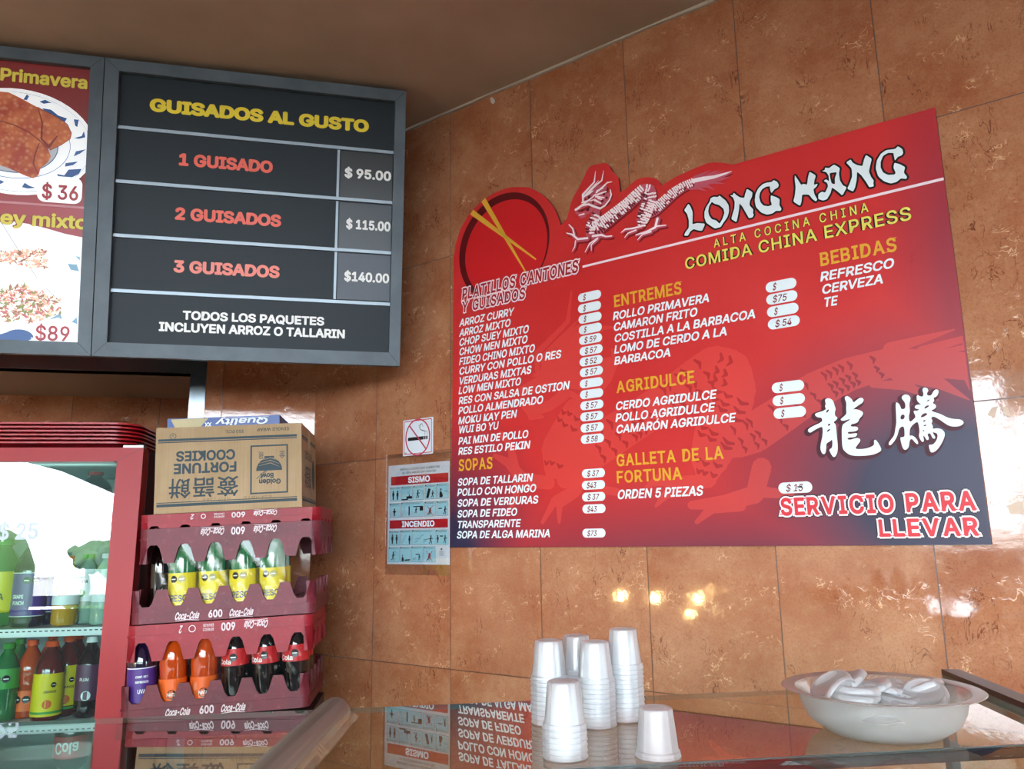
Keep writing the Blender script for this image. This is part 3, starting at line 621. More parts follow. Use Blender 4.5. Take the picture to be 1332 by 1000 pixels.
for (x0, y0), (x1, y1) in (((156.4, 166.5), (510.6, 198.7)), ((151.8, 236.9), (509, 263.3)), ((149.5, 306.8), (508.3, 328.9)), ((146.3, 377.2), (503.7, 396.5))):
    v = (FBR.hit(x0, y0, ZB)[1] + FBR.hit(x1, y1, ZB)[1]) / 2
    MB().box((fl, v - .0045, ZB), (BW - fr_, v + .0045, ZB + .006)).build('divider_rail', RAIL, rb)
vr = [FBR.hit(x, y, ZB)[1] for x, y in ((156.4, 166.5), (151.8, 236.9), (149.5, 306.8), (146.3, 377.2))]
uP = FBR.hit(443, 220, ZB)[0]
BLK = mat('black_price_card', '0b0b0e', .3); CARD = mat('slate_price_card', '2b343c', .35); CARD2 = mat('grey_price_card', '434a58', .4); WLET = mat('board_white', 'f0f0ee', .4)
for i, (m, txt, p0, x1) in enumerate(((BLK, '$ 95.00', (448, 231), 509), (CARD, '$ 115.00', (450, 297.5), 510), (CARD2, '$140.00', (447.5, 365.5), 508))):
    b = MB(); b.box((uP, vr[i+1] + .007, ZB), (BW - fr_ - .002, vr[i] - .007, ZB + .003))
    a, v = FBR.hit(p0[0], p0[1], ZB); v2 = FBR.hit(p0[0], p0[1] - 12.5, ZB)[1]; u1 = FBR.along(v, x1)
    b.text(glyphs(txt, .035), a, v, min(u1, BW - fr_ - .004) - a, v2 - v, ZB + .0036, 1); b.build('price_card', [m, WLET], rb)
    MB().box((uP - .010, vr[i+1] + .006, ZB), (uP - .003, vr[i] - .006, ZB + .006)).build('price_divider', RAIL, rb)
YEL = mat('board_yellow', 'f2da20', .4); ORED = mat('board_orange_red', 'f4604a', .4); ORED2 = mat('board_pale_red', 'f58070', .4)
def bline(b, txt, p0, x1, cap, mi, bold, dz=.0006):
    a, v = FBR.hit(p0[0], p0[1], ZB); v2 = FBR.hit(p0[0], p0[1] - cap, ZB)[1]; u1 = FBR.along(v, x1)
    b.text(glyphs(txt, bold), a, v, u1 - a, v2 - v, ZB + dz, mi)
for q in (('GUISADOS AL GUSTO', (194.5, 144.5), 480, 17, 0, .05), ('1 GUISADO', (232.5, 215), 354, 16, 1, .042), ('2 GUISADOS', (227.5, 285.5), 365, 16, 1, .042), ('3 GUISADOS', (225.5, 354), 363, 16, 2, .042),
          ('TODOS LOS PAQUETES', (237.5, 415.5), 421.5, 11.5, 3, .035), ('INCLUYEN ARROZ O TALLARIN', (206.5, 430.5), 448.5, 12, 3, .035)):
    b = MB(); bline(b, *q); b.build('lettering', [YEL, ORED, ORED2, WLET], rb)
# left board with the food pictures
LW = .95; FBL = FBR.sub(-LW - .0025, 0)
lb = thing('menu_board', 'framed picture board with spring rolls at $36 and a mixed dish at $89', 'menu board', FBL.mw(), 'framed menu boards')
l = lambda x, y: FBL.hit(x, y, ZB)
pr, pb, ptp = l(108, 350)[0], l(50, 444)[1], l(112, 90)[1]
b = MB(); frame(b, LW, BH, (.08, LW - pr, pb, BH - ptp), -.05, 0); b.build('frame', [GREYF, SEAM], lb)
REDP = mat('poster_red', '9a1c20', .35); t = NT(REDP); vs_ = t.sep(t.obj())[1]
t.l(t.mix(t.ramp(vs_, l(50, 270)[1], l(50, 240)[1]), lin('b03a44'), lin('8c1c1c')), t.b.inputs['Base Color'])
MB().box((.06, pb*.6, -.045), (pr + .02, ptp + .02, ZB)).build('poster', REDP, lb)
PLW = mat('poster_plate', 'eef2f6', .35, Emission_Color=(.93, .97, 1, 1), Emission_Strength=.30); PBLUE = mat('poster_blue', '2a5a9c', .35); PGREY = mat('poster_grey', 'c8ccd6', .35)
ROLL_ = mat('poster_fried', 'c2502a', .4); t = NT(ROLL_)
c = t.mix(t.ramp(t.noise(t.obj(), 22, 3), .35, .7), lin('b84428'), lin('dc7a42'))
vo = t.n('ShaderNodeTexVoronoi'); t.l(t.obj(), vo.inputs[0]); vo.inputs['Scale'].default_value = 75
c = t.mix(t.math('MULTIPLY', t.ramp(vo.outputs[0], .5, .15), .45), c, lin('ecac7c')); t.l(c, t.b.inputs['Base Color'])
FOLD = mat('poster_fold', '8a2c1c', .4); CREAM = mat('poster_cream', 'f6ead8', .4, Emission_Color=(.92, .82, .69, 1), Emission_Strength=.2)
A0 = crop(0, 80, .19006); A1 = crop(0, 260, .2)
def clipx(p): return (min(p[0], pr), min(max(p[1], pb), ptp))
Pl = lambda cr_, pts: [clipx(l(*cr_(q))) for q in pts]
def ell(cr_, cx_, cy_, rx, ry, n=48, rot=0.):
    return Pl(cr_, [(cx_ + rx*cos(2*pi*k/n)*cos(rot) - ry*sin(2*pi*k/n)*sin(rot), cy_ + rx*cos(2*pi*k/n)*sin(rot) + ry*sin(2*pi*k/n)*cos(rot)) for k in range(n)])
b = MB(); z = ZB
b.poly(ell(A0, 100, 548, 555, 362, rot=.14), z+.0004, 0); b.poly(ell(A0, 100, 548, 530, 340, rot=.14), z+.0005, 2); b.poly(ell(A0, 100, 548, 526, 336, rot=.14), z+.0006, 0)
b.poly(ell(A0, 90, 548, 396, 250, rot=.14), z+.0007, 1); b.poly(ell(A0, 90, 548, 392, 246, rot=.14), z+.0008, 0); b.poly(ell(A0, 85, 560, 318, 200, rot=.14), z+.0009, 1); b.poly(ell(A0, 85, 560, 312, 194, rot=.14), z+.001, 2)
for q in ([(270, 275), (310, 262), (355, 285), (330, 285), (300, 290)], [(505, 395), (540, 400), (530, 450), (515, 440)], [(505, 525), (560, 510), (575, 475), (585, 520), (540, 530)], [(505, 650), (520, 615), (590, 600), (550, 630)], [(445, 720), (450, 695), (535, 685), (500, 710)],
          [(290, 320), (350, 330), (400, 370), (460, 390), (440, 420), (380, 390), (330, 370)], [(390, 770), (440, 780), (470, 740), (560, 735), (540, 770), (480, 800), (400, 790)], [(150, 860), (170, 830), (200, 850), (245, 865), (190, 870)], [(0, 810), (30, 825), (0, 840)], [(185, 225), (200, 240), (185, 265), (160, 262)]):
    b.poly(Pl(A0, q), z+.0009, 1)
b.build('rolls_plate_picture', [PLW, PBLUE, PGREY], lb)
b = MB()
up_ = [(-60, 220), (0, 208), (60, 212), (130, 245), (260, 315), (400, 390), (460, 430), (488, 490), (480, 530), (420, 570), (345, 605), (290, 560), (150, 470), (0, 400), (-60, 380)]
lo_ = [(-60, 400), (0, 410), (100, 440), (200, 490), (270, 545), (330, 600), (350, 650), (330, 690), (280, 730), (265, 780), (230, 800), (180, 785), (60, 730), (-60, 690)]
b.poly(Pl(A0, up_), z+.0012, 0); b.stroke(Pl(A0, up_[4:11]), .003, z+.0011, 1); b.stroke(Pl(A0, [(265, 330), (290, 420), (285, 530), (335, 585), (395, 510)]), [.002, .004, .005, .007, .003], z+.0014, 1)
b.poly(Pl(A0, lo_), z+.0016, 0); b.stroke(Pl(A0, lo_[:6]), [.006]*5+[.003], z+.0014, 1); b.stroke(Pl(A0, [(270, 560), (240, 640), (230, 700), (262, 770)]), [.002, .004, .004, .002], z+.0018, 1)
b.build('spring_rolls_picture', [ROLL_, FOLD], lb)
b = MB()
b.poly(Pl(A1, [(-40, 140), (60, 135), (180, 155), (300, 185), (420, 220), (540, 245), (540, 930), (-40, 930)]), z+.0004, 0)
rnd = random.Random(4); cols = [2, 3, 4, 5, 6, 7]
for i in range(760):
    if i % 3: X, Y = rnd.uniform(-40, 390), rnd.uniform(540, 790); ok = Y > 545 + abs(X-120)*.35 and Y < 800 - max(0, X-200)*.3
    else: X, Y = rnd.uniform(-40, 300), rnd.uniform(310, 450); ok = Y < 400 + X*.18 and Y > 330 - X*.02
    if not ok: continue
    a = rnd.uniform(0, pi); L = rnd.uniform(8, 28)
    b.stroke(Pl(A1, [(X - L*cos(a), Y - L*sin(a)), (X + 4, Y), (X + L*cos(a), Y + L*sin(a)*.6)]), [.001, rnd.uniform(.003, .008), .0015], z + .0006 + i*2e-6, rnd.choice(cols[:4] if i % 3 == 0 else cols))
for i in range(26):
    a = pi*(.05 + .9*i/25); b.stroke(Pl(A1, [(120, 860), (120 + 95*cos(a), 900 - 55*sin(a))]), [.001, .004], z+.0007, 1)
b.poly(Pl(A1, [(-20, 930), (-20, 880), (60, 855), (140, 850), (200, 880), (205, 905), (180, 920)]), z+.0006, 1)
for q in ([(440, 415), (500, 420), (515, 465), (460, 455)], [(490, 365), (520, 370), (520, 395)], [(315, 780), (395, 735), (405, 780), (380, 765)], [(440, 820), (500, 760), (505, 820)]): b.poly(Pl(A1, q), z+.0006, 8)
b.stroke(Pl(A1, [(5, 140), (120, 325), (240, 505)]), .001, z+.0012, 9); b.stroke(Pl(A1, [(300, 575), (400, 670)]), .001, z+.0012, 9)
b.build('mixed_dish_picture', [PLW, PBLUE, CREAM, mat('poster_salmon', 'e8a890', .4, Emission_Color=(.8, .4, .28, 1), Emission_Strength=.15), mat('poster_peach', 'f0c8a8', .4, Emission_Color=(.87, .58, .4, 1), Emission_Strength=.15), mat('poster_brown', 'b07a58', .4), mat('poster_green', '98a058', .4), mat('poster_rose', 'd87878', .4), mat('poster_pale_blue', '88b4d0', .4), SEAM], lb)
CRIM = mat('poster_price_red', 'b02838', .4)
def lline(b, txt, p0, x1, cap, mi, bold, dz):
    a, v = l(*p0); v2 = l(p0[0], p0[1] - cap)[1]; u1 = FBL.along(v, x1); b.text(glyphs(txt, bold), a, v, u1 - a, v2 - v, z + dz, mi)
for c, w, h, q in (((78, 247), 60, 30, ('$ 36', (54.5, 258), 99, 19, 1, .02, .0024)), ((78, 433), 62, 26, ('$89', (46, 442.5), 87.5, 19.5, 1, .015, .0024))):
    q_ = [l(c[0]-w/2, c[1]+h/2), l(c[0]+w/2, c[1]-h/2)]; b = MB(); b.pill(q_[0][0], q_[0][1], min(q_[1][0], pr-.001), q_[1][1], .02, z+.002, 0)
    lline(b, *q); b.build('price_label', [PLW, CRIM], lb)
LY = mat('poster_yellow', 'ecd850', .4)
for txt, p0, x1, cap in (('Rollo Primavera', (-66, 98), 111, 17), ('Chop Suey mixto', (-120, 283.5), 110, 18.5)):
    b = MB()
    if txt[0] == 'C': lline(b, txt, p0, 111.5, cap, 1, .06, .0014); lline(b, txt, p0, 111.5, cap, 0, .03, .0018)
    else: lline(b, txt, p0, x1, cap, 1, .06, .0014); lline(b, txt, p0, x1, cap, 0, .03, .0018)
    b.build('lettering', [LY, FOLD], lb)
a, v = l(0, 262); MB().rect(.08, v - .004, pr, v + .002, z+.0012).build('poster_stripe', mat('poster_stripe_pink', 'd89098', .4), lb)

# ------------------------------------------------------------------ small signs on the right wall
PAPER = mat('sign_paper', 'dfe6ee', .35); SRED = mat('sign_red', 'c01824', .4); SBLK = mat('sign_black', '141418', .4); SCY = mat('sign_cyan', 'a4dcea', .4); CRS = mat('sign_crimson', 'c03050', .4)
def wframe(x, y, off=0.): a, v = FRW.hit(x, y); return FRW.sub(a, v, off)
FN = wframe(525, 593.5, .001); n_ = lambda x, y: FN.hit(x, y)
NW, NH = n_(563.5, 590)[0], n_(526.5, 547)[1]
ns = thing('no_smoking_sign', 'small white no smoking sign above the safety sheet', 'sign', FN.mw())
MB().prism(rrect(0, 0, NW, NH, .003), 0, .002).build('plate', PAPER, ns)
b = MB(); zz = .0024
for q in (((.005, .005), (NW-.005, .005)), ((NW-.005, .005), (NW-.005, NH-.005)), ((NW-.005, NH-.005), (.005, NH-.005)), ((.005, NH-.005), (.005, .005))): b.stroke(q, .0022, zz, 0)
cx_, cy_ = NW*.5, NH*.49; rr = NW*.40
b.rect(cx_-rr*.82, cy_-.009, cx_+rr*.5, cy_+.001, zz, 1); b.rect(cx_+rr*.54, cy_-.009, cx_+rr*.66, cy_+.001, zz, 1); b.rect(cx_+rr*.70, cy_-.009, cx_+rr*.82, cy_+.001, zz, 1)
for k in range(2): b.stroke([(cx_+rr*(.6+.18*k), cy_+.005), (cx_+rr*(.62+.18*k), cy_+.014), (cx_+rr*.2, cy_+.022), (cx_+rr*(.1+.1*k), cy_+.034), (cx_+rr*.35, cy_+.040), (cx_+rr*.45, cy_+.030)], .0012, zz, 1)
b.ring(cx_, cy_, rr, .0045, zz+.0002, 2, ry=rr*1.12); b.stroke([(cx_-rr*.7, cy_+rr*.78), (cx_+rr*.7, cy_-rr*.78)], .0045, zz+.0003, 2)
b.rect(.008, .008, .016, .010, zz, 1); b.build('symbol', [SRED, SBLK, CRS], ns)
# safety sheet in a clear sleeve
FSH = wframe(504.3, 733.5, .001); h_ = lambda x, y: FSH.hit(x, y)
SW_, SH_ = h_(585, 733)[0], h_(506.5, 606)[1]
ss = thing('safety_sheet', 'white SISMO and INCENDIO safety sheet in a clear sleeve beside the red panel', 'sign', FSH.mw())
MB().box((0, 0, 0), (SW_, SH_, .0012)).build('sheet', PAPER, ss)
CLEAR = mat('clear_film', 'ffffff', .12); t = NT(CLEAR)
tr = t.n('ShaderNodeBsdfTransparent'); gl = t.n('ShaderNodeBsdfGlossy'); gl.inputs['Roughness'].default_value = .06; mx = t.n('ShaderNodeMixShader')
lw = t.n('ShaderNodeLayerWeight'); lw.inputs[0].default_value = .35
t.l(t.math('ADD', .03, t.math('MULTIPLY', lw.outputs[0], .35)), mx.inputs[0]); t.l(tr.outputs[0], mx.inputs[1]); t.l(gl.outputs[0], mx.inputs[2]); t.l(mx.outputs[0], t.out.inputs[0])
MB().box((-.008, -.03, .0014), (SW_ + .001, SH_ + .034, .0018)).build('clear_sleeve', CLEAR, ss)
b = MB(); zz = .0013; ks = crop(495, 590, .15504); H2 = lambda x, y: h_(*ks((x, y)))
def bar(x0, y0, x1, y1, mi): a = H2(x0, y1); c = H2(x1, y0); v0 = H2(x0, y1)[1]; v1 = H2(x0, y0)[1]; b.rect(a[0], v0, FSH.along(v0, ks((x1, 0))[0]), v1, zz, mi); return a[0], v0, FSH.along(v0, ks((x1, 0))[0]) - a[0], v1 - v0
for q, tx in (((90, 195, 572, 268), 'SISMO'), ((78, 560, 568, 630), 'INCENDIO')):
    x, y, w, h = bar(*q, 0); k = .38 if tx == 'SISMO' else .56; b.text(glyphs(tx, .03), x + w*(1-k)/2, y + h*.16, w*k, h*.68, zz+.0003, 1)
for tx, y, x0, x1 in (('INSTRUCCIONES QUE AUMENTAN', 143, 165, 497), ('SU SEGURIDAD EN CASO DE:', 172, 185, 470)):
    a = H2(x0, y); b.text(glyphs(tx, .01), a[0], a[1], FSH.along(a[1], ks((x1, 0))[0]) - a[0], .0062, zz, 3)
def figure(x, y, h, pose=0):
    b.disc(x, y + h*.88, h*.1, zz+.0006, 3, n=12)
    if pose == 0: b.poly([(x-h*.16, y+h*.4), (x-h*.14, y+h*.76), (x+h*.14, y+h*.76), (x+h*.16, y+h*.4), (x+h*.09, y+h*.4), (x+h*.08, y), (x-h*.08, y), (x-h*.09, y+h*.4)], zz+.0006, 3)
    elif pose == 1:
        b.stroke([(x, y+h*.75), (x-h*.06, y+h*.4)], h*.18, zz+.0006, 3); b.stroke([(x-h*.06, y+h*.4), (x+h*.12, y+h*.22), (x+h*.05, y)], h*.09, zz+.0006, 3); b.stroke([(x-h*.06, y+h*.4), (x-h*.16, y+h*.15), (x-h*.3, y+h*.05)], h*.09, zz+.0006, 3)
        b.stroke([(x, y+h*.72), (x+h*.18, y+h*.55), (x+h*.3, y+h*.62)], h*.07, zz+.0006, 3); b.stroke([(x, y+h*.72), (x-h*.2, y+h*.5)], h*.07, zz+.0006, 3)
    else: b.poly([(x-h*.2, y), (x-h*.16, y+h*.55), (x, y+h*.76), (x+h*.16, y+h*.5), (x+h*.3, y+h*.2), (x+h*.2, y)], zz+.0006, 3)
cells = [(84, 285, 172, 400, 'pair'), (180, 280, 270, 395, 'desk'), (276, 272, 368, 388, 'run'), (376, 263, 470, 382, 'fall'), (476, 255, 572, 377, 'sit'),
         (80, 420, 168, 537, 'one'), (176, 412, 362, 532, 'door'), (372, 405, 465, 525, 'cross'), (473, 400, 570, 520, 'exit'),
         (75, 650, 165, 768, 'pair'), (172, 645, 262, 766, 'smoke'), (268, 642, 462, 764, 'hose'), (468, 640, 572, 762, 'exit2'),
         (70, 785, 160, 908, 'run'), (166, 783, 255, 908, 'kneel'), (262, 780, 358, 908, 'crawl'), (364, 780, 462, 908, 'cross')]
for x0, y0, x1, y1, kind in cells:
    x, y, w, h = bar(x0, y0, x1, y1, 2)
    for q in (((x, y), (x+w, y)), ((x+w, y), (x+w, y+h)), ((x+w, y+h), (x, y+h)), ((x, y+h), (x, y))): b.stroke(q, .0006, zz+.0002, 3, caps=False)
    b.rect(x+.001, y+h-.004, x+.0045, y+h-.0005, zz+.0004, 3)
    for k in range(2): b.rect(x+.006, y+h-.003-.0022*k, x+w*.85, y+h-.0024-.0022*k, zz+.0003, 3)
    if kind == 'pair': figure(x+w*.3, y+h*.1, h*.66); figure(x+w*.7, y+h*.1, h*.66)
    elif kind == 'desk': b.rect(x+w*.45, y+h*.12, x+w*.98, y+h*.3, zz+.0006, 3); b.rect(x+.001, y+h*.03, x+w*.6, y+h*.12, zz+.0006, 3); figure(x+w*.72, y+h*.2, h*.3, 2); b.stroke([(x+w*.6, y+h*.5), (x+w*.75, y+h*.66)], .001, zz+.0006, 3)
    elif kind == 'run': figure(x+w*.45, y+h*.12, h*.6, 1); b.stroke([(x+w*.5, y+h*.75), (x+w*.9, y+h*.6), (x+w*.9, y+h*.3)], .0006, zz+.0006, 3)
    elif kind == 'fall': b.poly([(x+w*.1, y+h*.1), (x+w*.3, y+h*.75), (x+w*.5, y+h*.7), (x+w*.32, y+h*.06)], zz+.0006, 3); figure(x+w*.7, y+h*.1, h*.5, 1)
    elif kind == 'sit': figure(x+w*.35, y+h*.08, h*.62, 2); b.stroke([(x+w*.65, y+h*.5), (x+w*.95, y+h*.48)], .001, zz+.0006, 3)
    elif kind == 'one': figure(x+w*.45, y+h*.1, h*.55); b.stroke([(x+w*.3, y+h*.42), (x+w*.6, y+h*.42)], .0022, zz+.0006, 3)
    elif kind == 'door': b.rect(x+w*.34, y+h*.1, x+w*.39, y+h*.72, zz+.0006, 3); b.rect(x+w*.55, y+h*.66, x+w*.97, y+h*.72, zz+.0006, 3); b.rect(x+w*.84, y+h*.4, x+w*.99, y+h*.68, zz+.0006, 3); figure(x+w*.68, y+h*.24, h*.42, 1); b.stroke([(x, y), (x+w*.14, y+h*.35), (x+w*.14, y+h*.8)], .0006, zz+.0006, 3)
    elif kind == 'cross': figure(x+w*.5, y+h*.1, h*.5, 1); b.stroke([(x+w*.25, y+h*.08), (x+w*.75, y+h*.72)], .0016, zz+.0008, 0); b.stroke([(x+w*.75, y+h*.08), (x+w*.25, y+h*.72)], .0016, zz+.0008, 0)
    elif kind == 'exit': figure(x+w*.75, y+h*.1, h*.55, 1); b.stroke([(x+w*.2, y+h*.5), (x+w*.45, y+h*.5)], .0026, zz+.0006, 3)
    elif kind == 'exit2': figure(x+w*.15, y+h*.12, h*.55); figure(x+w*.75, y+h*.1, h*.55, 1); b.stroke([(x+w*.35, y+h*.58), (x+w*.55, y+h*.58)], .003, zz+.0006, 3)
    elif kind in ('smoke', 'hose'):
        for k in range(5 if kind == 'hose' else 3):
            xx = x + w*(.12+.12*(k % 4)); b.stroke([(xx, y+h*(.15+.2*(k % 3))), (xx+w*.14, y+h*(.28+.2*(k % 3)))], .0009, zz+.0006, 3)
        figure(x+w*.82, y+h*.06, h*.6, 0 if kind == 'smoke' else 1)
        if kind == 'hose': b.stroke([(x+w*.5, y+h*.32), (x+w*.8, y+h*.42)], .0014, zz+.0006, 3)
    elif kind == 'kneel': figure(x+w*.25, y+h*.05, h*.45, 2); b.stroke([(x+w*.5, y+h*.12), (x+w*.9, y+h*.15)], .004, zz+.0006, 3)
    elif kind == 'crawl':
        figure(x+w*.7, y+h*.12, h*.4, 1); b.stroke([(x+w*.4, y+h*.5), (x+w*.65, y+h*.5)], .0026, zz+.0006, 3)
        for k in range(3): b.stroke([(x+w*(.1+.1*k), y+h*.12), (x+w*(.2+.1*k), y+h*.3)], .0009, zz+.0006, 3)
a = H2(500, 800); b.disc(a[0]+.006, a[1], .004, zz, 3, n=12, ry=.002)
for k in range(5): b.rect(a[0]-.002, a[1]-.006-.003*k, a[0]+.014, a[1]-.0052-.003*k, zz, 3)
b.build('pictograms', [SRED, PAPER, SCY, SBLK], ss)
# chips and tape left on the tiles
def fleck(name, pts, m, label, cat, th=.0015):
    a, v = FRW.hit(*pts[0]); f = FRW.sub(a, v, .0004)
    o = MB().prism([f.hit(*p) for p in pts], 0, th).build(name, m, mw=f.mw()); tag(o, label, cat)
fleck('plaster_splash', [(638, 128), (640, 126.5), (643, 129), (644, 132), (642, 135.5), (639, 134)], mat('plaster_white', 'c8c0bc', .8), 'small white plaster splash on the tile just under the ceiling edge', 'splash')
TAPE = mat('old_tape', 'c8aa90', .35)
fleck('tape_piece', [(1284, 540), (1290, 530), (1298, 528), (1294, 542)], TAPE, 'small old tape piece right of the red panel, left one of the pair', 'tape')
fleck('tape_piece', [(1302, 528), (1312, 530), (1315, 543), (1307, 540)], TAPE, 'small old tape piece right of the red panel, right one of the pair', 'tape')
fleck('tape_piece', [(1310, 658), (1322, 652), (1336, 652), (1336, 668), (1314, 669)], TAPE, 'brownish old tape patch low on the wall at the far right edge', 'tape')

# ------------------------------------------------------------------ bottles
def upm(fr, a, b, c=0.):
    """standing object: x along u, y into the depth, z up"""
    o = fr.w(a, b, c); u, v, n = fr.u, fr.v, fr.n
    return Matrix(((u.x, -n.x, v.x, o.x), (u.y, -n.y, v.y, o.y), (u.z, -n.z, v.z, o.z), (0, 0, 0, 1)))
def liquid(name, col, rough=.06, trans=.0, **kw): return mat(name, col, rough, spec=.6, Coat_Weight=.6, Coat_Roughness=.04, **kw)
PETC = mat('clear_pet', 'c8dcd4', .08, spec=.6); NT(PETC).b.inputs['Transmission Weight'].default_value = .75; NT(PETC).b.inputs['IOR'].default_value = 1.15
L_COLA = liquid('cola', '120708'); L_GREEN = liquid('green_bottle', '1d6b3c'); L_ORANGE = liquid('orange_soda', 'b8400a'); L_GRAPE = liquid('grape_soda', '1c1430'); L_RED = liquid('red_soda', '5a1414'); L_YEL = liquid('pale_juice', 'b98a1e')
L_CLEAR = liquid('clear_soda', '8fae9c')
B_YEL = mat('label_yellow', 'd8c81a', .35); B_YEL2 = mat('label_bright_yellow', 'e2cf10', .35); B_PUR = mat('label_purple', '4a2a80', .35); B_ORG = mat('label_orange', 'e0601a', .35); B_RED = mat('label_red', 'b8161c', .35)
B_WHT = mat('label_white', 'e4ece8', .35); B_GRN = mat('label_green', '3c9a3c', .35); B_NVY = mat('label_navy', '1c2a5c', .35); B_GRY = mat('label_grey', 'a8a466', .35); B_BLK = mat('label_black', '101214', .35); B_PLUM = mat('label_plum', '5a3050', .35)
CAPS = {k: mat('cap_' + k, c, .4) for k, c in dict(orange='e0521c', white='dfe6e4', green='2f8a3c', red='b01a1c', purple='4a2f88', black='18181a').items()}
def bottle(label, mw, r, h, liq, cap, lab, lz=(.30, .62), deco=None, group=None, waist=.0, sh=0, name='soda_bottle', cat='bottle'):
    t = thing(name, label, cat, mw, group)
    p = [(0, .004), (.72, 0), (.93, .012), (1, .05), (1, .16), (1 - waist*.4, .28), (1 - waist, .40), (1 - waist*.4, .52), (1, .60), (.97 + sh*.02, .66), (.80 + sh*.12, .76), (.52 + sh*.18, .855), (.36 + sh*.1, .90), (.345, .945)]
    MB().lathe([(a*r, q*h) for a, q in p], 20).build('bottle_body', liq, t)
    b = MB(); b.lathe([(.0, h), (.38*r, h), (.42*r, h*.995), (.42*r, h*.945), (.47*r, h*.94), (.47*r, h*.93), (.34*r, h*.93)], 16); b.build('cap', CAPS[cap], t)
    if lab:
        b = MB(); z0, z1 = lz[0]*h, lz[1]*h; rr = r*1.012
        b.lathe([(rr, z0), (rr, z1)], 24)
        bend = lambda p: Vector((rr*(1+p.z)*sin(p.x/rr), -rr*(1+p.z)*cos(p.x/rr), p.y))
        for k, w_, y0, hh, x0, mi in (deco or ()):
            if k == 'oct':
                for s_ in (1, .82): b.add([(x0 + hh*s_*cos(pi/8+pi/4*i), y0*h + hh*s_*sin(pi/8+pi/4*i), .012 + (1-s_)*.05) for i in range(8)], [tuple(range(8))], mi if s_ == 1 else mi, xf=bend)
                b.rect(x0-hh*.6, y0*h-hh*.12, x0+hh*.6, y0*h+hh*.12, .03, 2, xf=bend)
            elif k == 'disc': b.disc(x0, y0*h, hh, .012, mi, xf=bend, n=18)
            elif k == 'band': b.lathe([(rr*1.006, y0*h), (rr*1.006, y0*h + hh)], 24, mi)
            else: b.text(glyphs(k, .02), x0, y0*h, w_, hh, .02, mi, xf=bend)
        b.build('bottle_label', [lab, B_BLK, B_WHT, B_GRN, B_ORG, B_RED, B_NVY, B_GRY], t)
    return t

# ------------------------------------------------------------------ the red drinks cooler
FKt, FKy = radians(1.05), radians(8)                                   # it leans back a little
FK = Fr(CAM + ray(100, 700) * 2.03, dirv(FKy), Z * cos(FKt) - nrm(FKy) * sin(FKt))
k_ = lambda x, y, off=0.: FK.hit(x, y, off)
dR = (k_(194, 590)[0] + k_(150, 938)[0]) / 2; dT = (k_(0, 581)[1] + k_(176, 583)[1]) / 2
gR = (k_(159, 602)[0] + k_(115, 935)[0]) / 2; gT = (k_(10, 600)[1] + k_(150, 600)[1]) / 2
dL = dR - .66; dB = -(FK.O.z + .0) / FK.v.z + .16; gL = dL + (dR - gR); gB = dB + .10
FKO = FK.sub(dL, dB - .14); X = lambda u: u - dL; Y = lambda v: v - (dB - .14)
CRED = mat('cooler_red', '9c0f1b', .4, spec=.35); CWH = mat('cooler_liner', '98a4a2', .45); CSEAL = mat('door_seal', '8e8f94', .6); CDK = mat('cooler_side', '4a1420', .45)
ck = thing('drinks_cooler', 'red glass-door drinks cooler full of soda bottles beside the crates', 'cooler', FKO.mw())
w_, h2 = X(dR) - .0, Y(dT); dz = -.05; dep = .50
b = MB()
b.box((0, 0, dz - dep), (.03, h2, dz - .012), 0); b.box((w_ - .035, 0, dz - dep), (w_ - .004, h2, dz - .012), 0); b.box((0, h2 - .03, dz - dep), (w_ - .004, h2, dz - .012), 0)
b.box((0, 0, dz - dep), (w_ - .004, .14, dz - .012), 0); b.box((0, 0, dz - dep - .01), (w_ - .004, h2, dz - dep), 0)
b.box((.03, .14, dz - dep + .001), (w_ - .035, h2 - .03, dz - dep + .004), 1)
b.box((.03, .14, dz - dep), (.034, h2 - .03, dz - .014), 1); b.box((w_ - .039, .14, dz - dep), (w_ - .035, h2 - .03, dz - .014), 1); b.box((.03, h2 - .034, dz - dep), (w_ - .035, h2 - .03, dz - .014), 1)
b.build('cabinet', [CDK, CWH], ck)
door = MB(); gx0, gx1, gy0, gy1 = X(gL), X(gR), Y(gB), Y(gT)
door.prism([[(0, Y(dB)), (w_, Y(dB)), (w_, h2), (0, h2)], [(gx0, gy0), (gx1, gy0), (gx1, gy1), (gx0, gy1)]], -.045, 0)
for (x0, y0), (x1, y1) in (((w_, h2), (gx1, gy1)), ((w_, Y(dB)), (gx1, gy0)), ((0, h2), (gx0, gy1))): door.stroke([(x0, y0), (x1, y1)], .0012, .0004, 1, caps=False)
door = door.build('door', [CRED, mat('mitre_seam', '5a0a14', .5)], ck)
MB().prism([[(.006, Y(dB) + .006), (w_ - .003, Y(dB) + .006), (w_ - .003, h2 - .006), (.006, h2 - .006)], [(gx0, gy0), (gx1, gy0), (gx1, gy1), (gx0, gy1)]], -.060, -.0455).build('door_seal', CSEAL, door)
GLASS = mat('cooler_glass', 'ffffff', .02); t = NT(GLASS)
